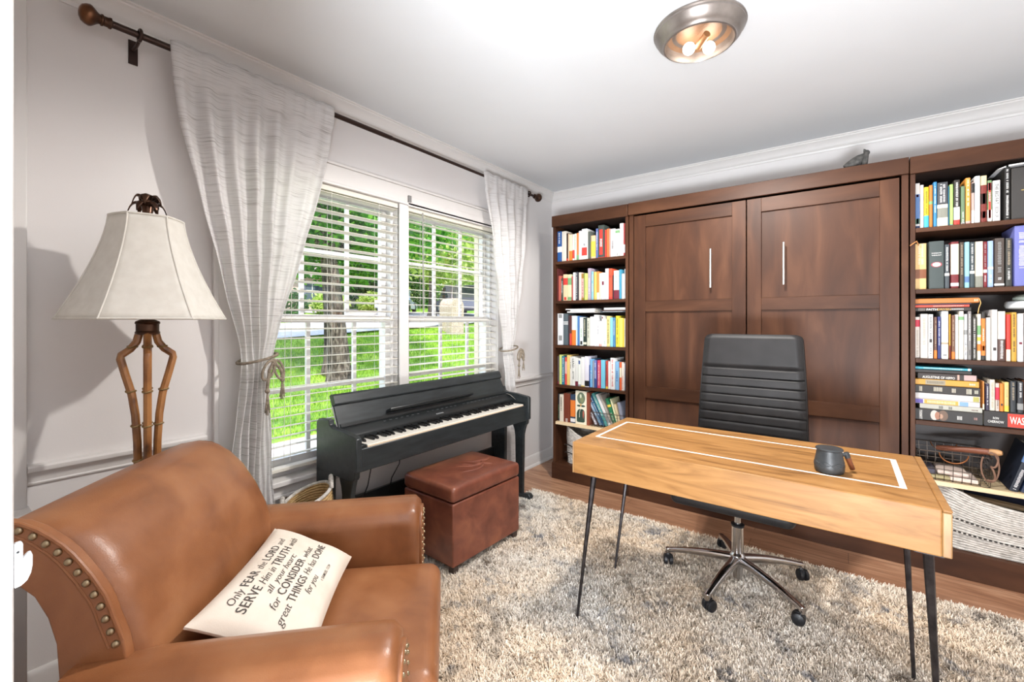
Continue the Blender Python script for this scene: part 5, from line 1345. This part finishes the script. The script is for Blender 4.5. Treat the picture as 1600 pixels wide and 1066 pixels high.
# ================================================================== WOVEN BASKET beside the chair
bc = (.235, -2.478)
bk_ = thing('woven_basket', 'round seagrass basket with white wrapped handles between armchair and piano', 'basket', (bc[0], bc[1], 0))
def rimlift(a): return .036*math.cos(a-1.35)
b = MB()
for i in range(42):
    k = i/41; r_ = .082+.030*math.sin(PI*(.12+.70*k)); n_ = 40
    b.tube([(bc[0]+r_*math.cos(2*PI*j/n_), bc[1]+r_*math.sin(2*PI*j/n_), .006+.462*k+rimlift(2*PI*j/n_)*k**3) for j in range(n_)], .0066, 6, closed=True)
obj('woven_wall', b, M_jute, bk_)
rimr = .099
obj('rim', MB().tube([(bc[0]+rimr*math.cos(2*PI*j/40), bc[1]+rimr*math.sin(2*PI*j/40), .474+rimlift(2*PI*j/40)) for j in range(40)], .0075, 8, closed=True), M_rope, bk_)
for an in (1.10, 1.10+PI):
    pts = []
    for i in range(13):
        a = PI*i/12; off = math.cos(a)*.034; pts.append((bc[0]+rimr*math.cos(an)-off*math.sin(an), bc[1]+rimr*math.sin(an)+off*math.cos(an), .472+rimlift(an)+.042*math.sin(a)))
    obj('handle', MB().tube(pts, .0095, 10), M_rope, bk_)

# ================================================================== RUG
rug = thing('rug', 'shaggy cream area rug with faded grey-brown pattern', 'rug', (1.75, -2.05, 0))
RX0, RX1, RY0, RY1 = .33, 3.20, -3.30, -.80
def rug_pattern(nt, res):
    N = nt.nodes; L = nt.links
    tc = N.new('ShaderNodeTexCoord')
    def noise(sc, det, mapscale=(1, 1, 1), rot=0, dist=0):
        mp = N.new('ShaderNodeMapping'); mp.inputs['Scale'].default_value = mapscale; mp.inputs['Rotation'].default_value = (0, 0, rot); L.new(tc.outputs['Object'], mp.inputs[0])
        n = N.new('ShaderNodeTexNoise'); n.inputs['Scale'].default_value = sc; n.inputs['Detail'].default_value = det; n.inputs['Distortion'].default_value = dist
        L.new(mp.outputs[0], n.inputs['Vector']); return n.outputs['Fac']
    def ramp(f, a, b_, c0, c1):
        r = N.new('ShaderNodeValToRGB'); r.color_ramp.elements[0].position = a; r.color_ramp.elements[0].color = c0; r.color_ramp.elements[1].position = b_; r.color_ramp.elements[1].color = c1; L.new(f, r.inputs[0]); return r.outputs[0]
    # crossing diamond lattice, broken up by noise
    def lattice(rot):
        mp = N.new('ShaderNodeMapping'); mp.inputs['Rotation'].default_value = (0, 0, rot); L.new(tc.outputs['Object'], mp.inputs[0])
        wv = N.new('ShaderNodeTexWave'); wv.inputs['Scale'].default_value = .95; wv.inputs['Distortion'].default_value = 5.0; wv.inputs['Detail'].default_value = 3; wv.inputs['Detail Scale'].default_value = 1.4
        L.new(mp.outputs[0], wv.inputs['Vector']); return ramp(wv.outputs['Fac'], .80, .97, (0, 0, 0, 1), (1, 1, 1, 1))
    ad = N.new('ShaderNodeMixRGB'); ad.blend_type = 'ADD'; ad.inputs[0].default_value = 1; L.new(lattice(.95), ad.inputs['Color1']); L.new(lattice(-.85), ad.inputs['Color2'])
    brk = ramp(noise(15, 5, dist=1.0), .46, .62, (0, 0, 0, 1), (1, 1, 1, 1))
    mu = N.new('ShaderNodeMixRGB'); mu.blend_type = 'MULTIPLY'; mu.inputs[0].default_value = 1; L.new(ad.outputs[0], mu.inputs['Color1']); L.new(brk, mu.inputs['Color2'])
    spot = ramp(noise(27, 4, dist=.8), .58, .66, (0, 0, 0, 1), (1, 1, 1, 1))
    sp = N.new('ShaderNodeMixRGB'); sp.blend_type = 'MIX'; sp.inputs[0].default_value = .48; L.new(mu.outputs[0], sp.inputs['Color1']); L.new(spot, sp.inputs['Color2'])
    tone = ramp(noise(1.7, 3), .40, .66, lin('f8e8d4'), lin('f4f1ec'))
    m1 = N.new('ShaderNodeMixRGB'); m1.blend_type = 'MULTIPLY'; m1.inputs[0].default_value = 1; L.new(res, m1.inputs['Color1']); L.new(tone, m1.inputs['Color2'])
    dk_ = ramp(noise(2.5, 2), .42, .58, lin('8f8070'), lin('8f9095'))
    m2 = N.new('ShaderNodeMixRGB'); m2.blend_type = 'MIX'; L.new(sp.outputs[0], m2.inputs[0]); L.new(m1.outputs[0], m2.inputs['Color1']); L.new(dk_, m2.inputs['Color2'])
    return m2.outputs[0]
M_pile = island('shag_wool', [(0, 'ece6de'), (.5, 'f8f5f0'), (1, 'fffefc')], rough=.95, pattern=rug_pattern, spec=.1)
M_rugbase = mat('rug_base_wool', 'b3a795', .95)
obj('backing', MB().box(RX0+.01, RX1-.01, RY0+.01, RY1-.01, .001, .010), M_rugbase, rug)
def tufts(n):
    x = rng.uniform(RX0, RX1, n); y = rng.uniform(RY0, RY1, n)
    # denser towards the visible middle is not needed: the pile is even
    a = rng.uniform(0, 2*PI, n); L_ = rng.uniform(.016, .027, n); bend = rng.uniform(.2, 1.0, n); w_ = rng.uniform(.0016, .0030, n)
    # neighbouring tufts lean together in clumps
    a = a*.8+1.6*np.sin(x*31+np.sin(y*27)*2)+1.6*np.cos(y*33+np.sin(x*23)*2)
    dx, dy = np.cos(a), np.sin(a); px_, py_ = -dy, dx
    V = np.zeros((n, 6, 3)); zs = (0.004, .6, 1.0); 
    for k, (t, ww) in enumerate(((0, 1.0), (.55, .9), (1, .35))):
        off = bend*L_*t**1.6; z = .006+L_*t*np.sqrt(np.maximum(.12, 1-(bend*.75*t)**2))
        for s_, sg in ((0, -1), (1, 1)):
            V[:, 2*k+s_, 0] = x+dx*off+px_*w_*ww*sg; V[:, 2*k+s_, 1] = y+dy*off+py_*w_*ww*sg; V[:, 2*k+s_, 2] = z
    base = (np.arange(n)*6)[:, None]
    q = np.concatenate([base+np.array([[0, 1, 3, 2]]), base+np.array([[2, 3, 5, 4]])], axis=1).reshape(-1, 4)
    return V.reshape(-1, 3), q
v_, q_ = tufts(380000)
bigmesh('pile', v_, q_, M_pile, rug, kind='stuff')

# ================================================================== OUTDOORS
def ground(x, y):
    D = -x
    if D < 3.9: return -.35
    if D < 6.9: return -.35+.20*(D-3.9)/3
    e = .05*(max(-6, min(y, 26))-2.2)
    if D < 10.5: return -.15+.25*(D-6.9)+e*(D-6.9)/3.6
    if D < 16.5: return .75+.04*(D-10.5)+e
    return .99+.05*(D-16.5)+e
def terrain(name, x0, x1, y0, y1, nx, ny, m, lift=0):
    b = MB(); b.grid(lambda u, v: (x0+(x1-x0)*u, y0+(y1-y0)*v, ground(x0+(x1-x0)*u, y0+(y1-y0)*v)+lift), nx, ny)
    return struct(name, b, m, smooth=60)
M_lawn = noisy('lawn_grass', [(.30, '3e661a'), (.45, '6c9a26'), (.6, '98bc3a'), (.75, 'bcd45a')], nscale=1.1, detail=12, distort=.6, rough=.9, bump=.6, bn=30, bdist=.03)
M_conc = noisy('pale_concrete', [(.3, 'b5a8a0'), (.7, 'c8bcb4')], nscale=3, rough=.85)
M_asph = noisy('street_asphalt', [(.3, 'a9a7a8'), (.7, 'bdbbbc')], nscale=6, rough=.85)
terrain('lawn', -70, -.16, -20, 70, 90, 60, M_lawn)
terrain('street', -16.5, -10.5, -20, 70, 12, 60, M_asph, .03)
terrain('garden_path', -3.7, -1.0, -12, 14, 8, 20, M_conc, .04)
terrain('driveway', -30, -16.5, 10.5, 15.5, 10, 8, M_conc, .03)
def blades(n):
    x = -rng.uniform(3.9, 10.4, n); y = rng.uniform(-3, 11, n); z = np.array([ground(a, b) for a, b in zip(x, y)])
    a = rng.uniform(0, 2*PI, n); h = rng.uniform(.04, .09, n); w_ = .006
    V = np.zeros((n, 4, 3)); dx, dy = np.cos(a)*w_, np.sin(a)*w_; lx, ly = rng.normal(0, .02, n), rng.normal(0, .02, n)
    V[:, 0] = np.stack([x-dx, y-dy, z], 1); V[:, 1] = np.stack([x+dx, y+dy, z], 1); V[:, 2] = np.stack([x+lx+dx*.3, y+ly+dy*.3, z+h], 1); V[:, 3] = np.stack([x+lx-dx*.3, y+ly-dy*.3, z+h], 1)
    return V.reshape(-1, 3), (np.arange(n)*4)[:, None]+np.arange(4)[None]
M_blade = translucent(island('grass_blade', [(0, '4c7a20'), (.5, '84ac34'), (1, 'b8cc54')], rough=.8), .3)
v_, q_ = blades(60000)
g_ = bigmesh('grass', v_, q_, M_blade, origin=(-7, 3, 0), kind='stuff'); tag(g_, 'short green grass blades on the front lawn', 'grass')
def leafcloud(n, blobs, size, sq=.55):
    """leaf quads scattered in ellipsoid shells: blobs (cx,cy,cz,rx,ry,rz,weight)"""
    W = np.array([b_[6] for b_ in blobs]); idx = rng.choice(len(blobs), n, p=W/W.sum()); Bm = np.array([b_[:6] for b_ in blobs])[idx]
    d_ = rng.normal(size=(n, 3)); d_ /= np.linalg.norm(d_, axis=1)[:, None]; r_ = rng.uniform(.35, 1, n)**.5
    clump = 1+.16*np.sin(d_[:, 0]*9+idx)*np.sin(d_[:, 2]*8+idx*2)
    c_ = Bm[:, :3]+d_*Bm[:, 3:6]*(r_*clump)[:, None]
    nrm = rng.normal(size=(n, 3)); nrm[:, 2] += .6; nrm /= np.linalg.norm(nrm, axis=1)[:, None]
    t = np.cross(nrm, rng.normal(size=(n, 3))); t /= np.linalg.norm(t, axis=1)[:, None]; bt = np.cross(nrm, t)
    s_ = (size*rng.uniform(.6, 1.3, n))[:, None]
    V = np.stack([c_-t*s_, c_-bt*s_*sq+t*s_*.05, c_+t*s_, c_+bt*s_*sq+t*s_*.05], 1)
    return V.reshape(-1, 3), (np.arange(n)*4)[:, None]+np.arange(4)[None]
def leafmat(name, stops): return translucent(island(name, stops, rough=.55, spec=.3), .45)
LM = [leafmat('maple_leaf', [(0, '2f6e1c'), (.5, '58a02c'), (1, '90cc44')]), leafmat('sunny_leaf', [(0, '7ca038'), (.5, 'bcd464'), (1, 'f0f4a4')]), leafmat('dark_leaf', [(0, '224c28'), (.5, '3c7038'), (1, '6c9c50')])]
M_bark = noisy('oak_bark', [(.35, '231c17'), (.5, '5a4c42'), (.66, '8a7c70')], scale=(1, 1, .22), nscale=14, detail=8, distort=1.2, rough=.95, bump=1, bn=22, bscale=(1, 1, .25), bdist=.05)
def tree(label, x, y, trunk_r, lean, h, blobs, n, size, lm, group='trees on and beyond the front lawn', branches=()):
    z = ground(x, y); t = thing('tree', label, 'tree', (x, y, z), group)
    b = MB(); pts = []; rs = []
    for i in range(13):
        k = i/12; pts.append((x+lean[0]*k+.05*math.sin(5*k), y+lean[1]*k+.05*math.sin(4*k+1), z-.1+h*k)); rs.append(trunk_r*(1.05-.55*k)+trunk_r*.7*math.exp(-k*22))
    b.tube(pts, rs, 16)
    for br in branches: b.tube(br[0], br[1], 8)
    obj('trunk', b, M_bark, t)
    v_, q_ = leafcloud(n, blobs, size); bigmesh('foliage', v_, q_, lm, t)
    return t
tree('thick barked tree on the front lawn seen through the left window', -6.95, 2.17, .215, (-.05, -.55, 0), 6.0,
     [(-7.6, 1.2, 3.6, 1.6, 2.2, 1.0, 3), (-6.0, 3.3, 3.7, 1.5, 1.5, 1.1, 2), (-7.4, 3.6, 4.6, 2.2, 2, 1.6, 3), (-6.5, 0.2, 4.3, 1.6, 1.8, 1.2, 2), (-8.6, 3.2, 2.9, 1.4, 1.6, .7, 2)], 15000, .085, LM[0],
     branches=[([(-7, 1.95, 2.6), (-7.4, 2.8, 3.3), (-7.8, 3.6, 4.2)], [.09, .06, .02]), ([(-7, 1.9, 2.9), (-7.3, 1.0, 3.5), (-7.8, .2, 4.0)], [.08, .05, .02])])
tree('slimmer tree trunk just behind the thick barked lawn tree', -7.55, 2.25, .13, (.1, -.2, 0), 5.0, [(-8.4, 1.4, 4.6, 1.6, 2, 1.2, 1)], 3500, .085, LM[0])
tree('sunny yellow-green tree filling the upper right window', -13.0, 10.6, .18, (0, 0, 0), 6, [(-12.5, 9.8, 5.3, 2.4, 2.6, 1.9, 3), (-13.5, 13.0, 5.9, 2.6, 2.8, 2.2, 3), (-12.0, 11.5, 3.9, 1.8, 1.8, .9, 1)], 13000, .12, LM[1])
tree('dark green tree beyond the street, between the two windows', -24, 15.5, .3, (0, 0, 0), 6, [(-24, 15.5, 6.2, 3.2, 3.6, 3.6, 1)], 9000, .2, LM[2])
tree('pale green spreading tree behind the parked cars', -24, 23.5, .3, (0, 0, 0), 7, [(-24, 23.5, 6.6, 4.5, 4.5, 3.8, 1)], 9000, .2, LM[1])
for k, (x, y, r_, zc) in enumerate(((-38, 6, 7, 7), (-42, 15, 7, 9), (-44, 24, 8, 8.5), (-42, 34, 8, 8.5), (-34, 42, 8, 9), (-36, -4, 7, 8), (-26, 34, 5, 7))):
    lab = ['tall tree far beyond the houses, furthest left but one', 'tall tree rising behind the pale house across the street', 'big tree in the far row above the silver car', 'big tree in the far row above the dark car', 'far tree near the right edge of the right window', 'far tree at the left edge of the left window', 'rounded far tree just behind the parked dark car'][k]
    tree(lab, x, y, .35, (0, 0, 0), zc, [(x, y, zc+1, r_*.72, r_*.62, r_*.95, 2), (x+1.0, y-1, zc-2, r_*.55, r_*.52, r_*.6, 1)], 6500, .34, LM[k % 3 if k != 1 else 2])
def bush(label, x, y, rx, ry, rz, lm, n=2600, size=.09):
    z = ground(x, y); t = thing('shrub', label, 'shrub', (x, y, z), 'shrubs by the houses across the street')
    b = MB(); 
    for q in range(5): b.tube([(x, y, z), (x+.2*rx*math.cos(q*1.3), y+.2*ry*math.sin(q*1.3), z+rz)], [.03, .01], 5)
    obj('stem', b, M_bark, t); v_, q_ = leafcloud(n, [(x, y, z+rz*.8, rx, ry, rz, 1)], size); bigmesh('foliage', v_, q_, lm, t)
bush('round bluish shrub low at the left of the left window', -22, 8.3, 1.1, 1.3, .8, LM[2]); bush('bright shrub before the pink house left of the trunk', -22, 11.0, .9, 1.1, .75, LM[1])
bush('leafy shrub before the pale house right of the trunk', -22.5, 14.2, .9, .9, .7, LM[1]); bush('tall light shrub at the right corner of the pale house', -22.5, 16.6, .7, .8, 1.1, LM[1]); bush('dark shrub mass by the sloping lawn in the right window', -25, 19.2, 1.6, 2.4, 1.4, LM[2])
# houses
def house(label, x, y0, y1, zf, hh, wallm, roofm, shutters):
    t = thing('house', label, 'house', (x, (y0+y1)/2, zf), 'houses across the street')
    obj('wall', MB().box(x-7, x, y0, y1, zf-.6, zf+hh), wallm, t)
    b = MB(); b.prism([(x+.5, zf+hh-.05), (x-3.5, zf+hh+1.8), (x-7.5, zf+hh-.05)], 1, y0-.4, y1+.4); obj('roof', b, roofm, t)
    for yy in shutters:
        wn_ = obj('window', MB().box(x, x+.05, yy-.45, yy+.45, zf+.9, zf+2.2), mat('far_window_glass', '5a6c78', .15), t)
        obj('muntin_grid', MB().box(x+.05, x+.07, yy-.03, yy+.03, zf+.9, zf+2.2).box(x+.05, x+.07, yy-.45, yy+.45, zf+1.52, zf+1.58), M_white, wn_)
        for sg in (-1, 1): obj('shutter', MB().box(x, x+.06, yy+sg*.66-.18, yy+sg*.66+.18, zf+.85, zf+2.25), mat('slate_shutter', '6d7488', .6), t)
    obj('door', MB().box(x, x+.05, y0+1.0, y0+1.9, zf, zf+2.1), mat('far_door', 'b8a8a8', .5), t)
house('pale house with slate shutters across the street, right of the tree trunk', -28, 17.2, 23.5, 2.05, 2.6, mat('pale_siding', 'e8e2e4', .8), mat('far_roof', '8e8c92', .8), (19.2, 21.6))
house('pinkish brick house across the street, left of the tree trunk', -28, 7.5, 15.6, 1.9, 2.5, noisy('pink_brick', [(.3, 'd8b8a8'), (.7, 'ecd8cc')], nscale=20, rough=.85), mat('far_roof_brown', 'a09084', .8), (10.5, 13.2))
# brick mailbox
mlx, mly = -9.85, 8.73; mz = ground(mlx, mly)
ml = thing('mailbox', 'arched brick mailbox pillar at the street edge', 'mailbox', (mlx, mly, mz))
M_brick = noisy('mailbox_brick', [(.3, '9c8270'), (.5, 'b8a290'), (.7, 'c8b8a6')], scale=(1, 1, 3), nscale=14, rough=.9)
b = MB(); b.box(mlx-.32, mlx+.32, mly-.34, mly+.34, mz-.1, mz+.80); obj('pillar', b, M_brick, ml, bevel=.01)
b = MB(); b.prism([(mly-.34, mz+.80), (mly-.34, mz+.95)]+[(mly+.34*math.cos(PI-PI*i/12), mz+.95+.34*math.sin(PI*i/12)) for i in range(1, 12)]+[(mly+.34, mz+.95), (mly+.34, mz+.80)], 0, mlx-.32, mlx+.32); obj('arched_top', b, M_brick, ml)
obj('mail_door', MB().box(mlx-.33, mlx-.318, mly-.13, mly+.13, mz+.75, mz+1.02), M_blackpl, ml)
# parked cars
def car(label, x, y, ang, body, L_, H_, suv):
    z = ground(x, y)+.03; t = thing('car', label, 'car', (x, y, z), 'cars parked across the street')
    ca_, sa_ = math.cos(ang), math.sin(ang)
    def X_(a, b_, c_): return (x+a*ca_-b_*sa_, y+a*sa_+b_*ca_, z+c_)
    hb = H_*.52; W_ = .92
    side = [(-L_/2, .30), (-L_/2+.05, hb*.9), (-L_/2+.25, hb), (-L_/2+(.35 if suv else .9), hb+.04), (-L_/2+(.75 if suv else 1.4), H_-.05), (-.1, H_), (L_*.12, H_-.04), (L_*.27, hb+.06), (L_/2-.25, hb-.08), (L_/2-.03, hb*.72), (L_/2, .35), (L_/2-.1, .25), (-L_/2+.1, .25)]
    n_ = len(side)
    def rim_(b_, ins): return [X_(a*(1-ins*.04), b_*(1-(.20 if c_ > hb+.05 else 0)), c_) for a, c_ in side]
    b = MB(); b.add(rim_(-W_, 0)+rim_(W_, 0), [(i, (i+1) % n_, n_+(i+1) % n_, n_+i) for i in range(n_)]+[tuple(range(n_))[::-1], tuple(range(n_, 2*n_))]); obj('body', b, body, t, bevel=.03, seg=2)
    gm = mat('car_glass', '2a3238', .08)
    gl = [(-L_/2+(.52 if suv else 1.1), hb+.08), (-L_/2+(.85 if suv else 1.5), H_-.12), (-.1, H_-.08), (L_*.10, H_-.12), (L_*.23, hb+.10)]
    for sg in (-1, 1): obj('side_window', MB().add([X_(a, sg*(W_*(.80 if c_ > hb+.12 else .93)+.012), c_) for a, c_ in gl], [tuple(range(len(gl)))]), gm, t)
    obj('rear_window', MB().add([X_(-L_/2+(.42 if suv else .98)-.03, -.62, hb+.10), X_(-L_/2+(.42 if suv else .98)-.03, .62, hb+.10), X_(-L_/2+(.72 if suv else 1.33)-.03, .58, H_-.12), X_(-L_/2+(.72 if suv else 1.33)-.03, -.58, H_-.12)], [(0, 1, 2, 3)]), gm, t)
    for a in (-L_*.31, L_*.31):
        for sg in (-1, 1):
            w_ = MB(); c0 = X_(a, sg*.90, .33); d0 = (-sa_*sg, ca_*sg); vv = []
            for rr_, off in ((.001, .05), (.20, .05), (.22, .03), (.33, .02), (.33, -.18)):
                for k in range(20):
                    an = 2*PI*k/20; vv.append((c0[0]+d0[0]*off+rr_*math.cos(an)*ca_, c0[1]+d0[1]*off+rr_*math.cos(an)*sa_, c0[2]+rr_*math.sin(an)))
            w_.add(vv, [(i*20+k, i*20+(k+1) % 20, (i+1)*20+(k+1) % 20, (i+1)*20+k) for i in range(4) for k in range(20)]); obj('wheel', w_, M_blackpl, t)
            obj('wheel_rim', MB().add([X_(a+.19*math.cos(2*PI*k/16), sg*.955, .33+.19*math.sin(2*PI*k/16)) for k in range(16)], [tuple(range(16))]), M_chrome, t)
    for sg in (-1, 1): obj('tail_light', MB().add([X_(-L_/2+.02, sg*.78-.10, hb*.72), X_(-L_/2+.02, sg*.78+.10, hb*.72), X_(-L_/2+.16, sg*.78+.10, hb*.98), X_(-L_/2+.16, sg*.78-.10, hb*.98)], [(0, 1, 2, 3)]), mat('tail_red', 'a03030', .3), t)
car('brown-grey sport utility car parked across the street in the right window', -15.8, 15.3, 2.62, mat('taupe_car_paint', '8c8088', .25, .4), 4.6, 1.68, True)
car('silver car parked at the foot of the far lawn, left of the mailbox', -19.6, 14.0, 2.3, mat('silver_car_paint', 'c8ced8', .25, .4), 4.4, 1.4, False)
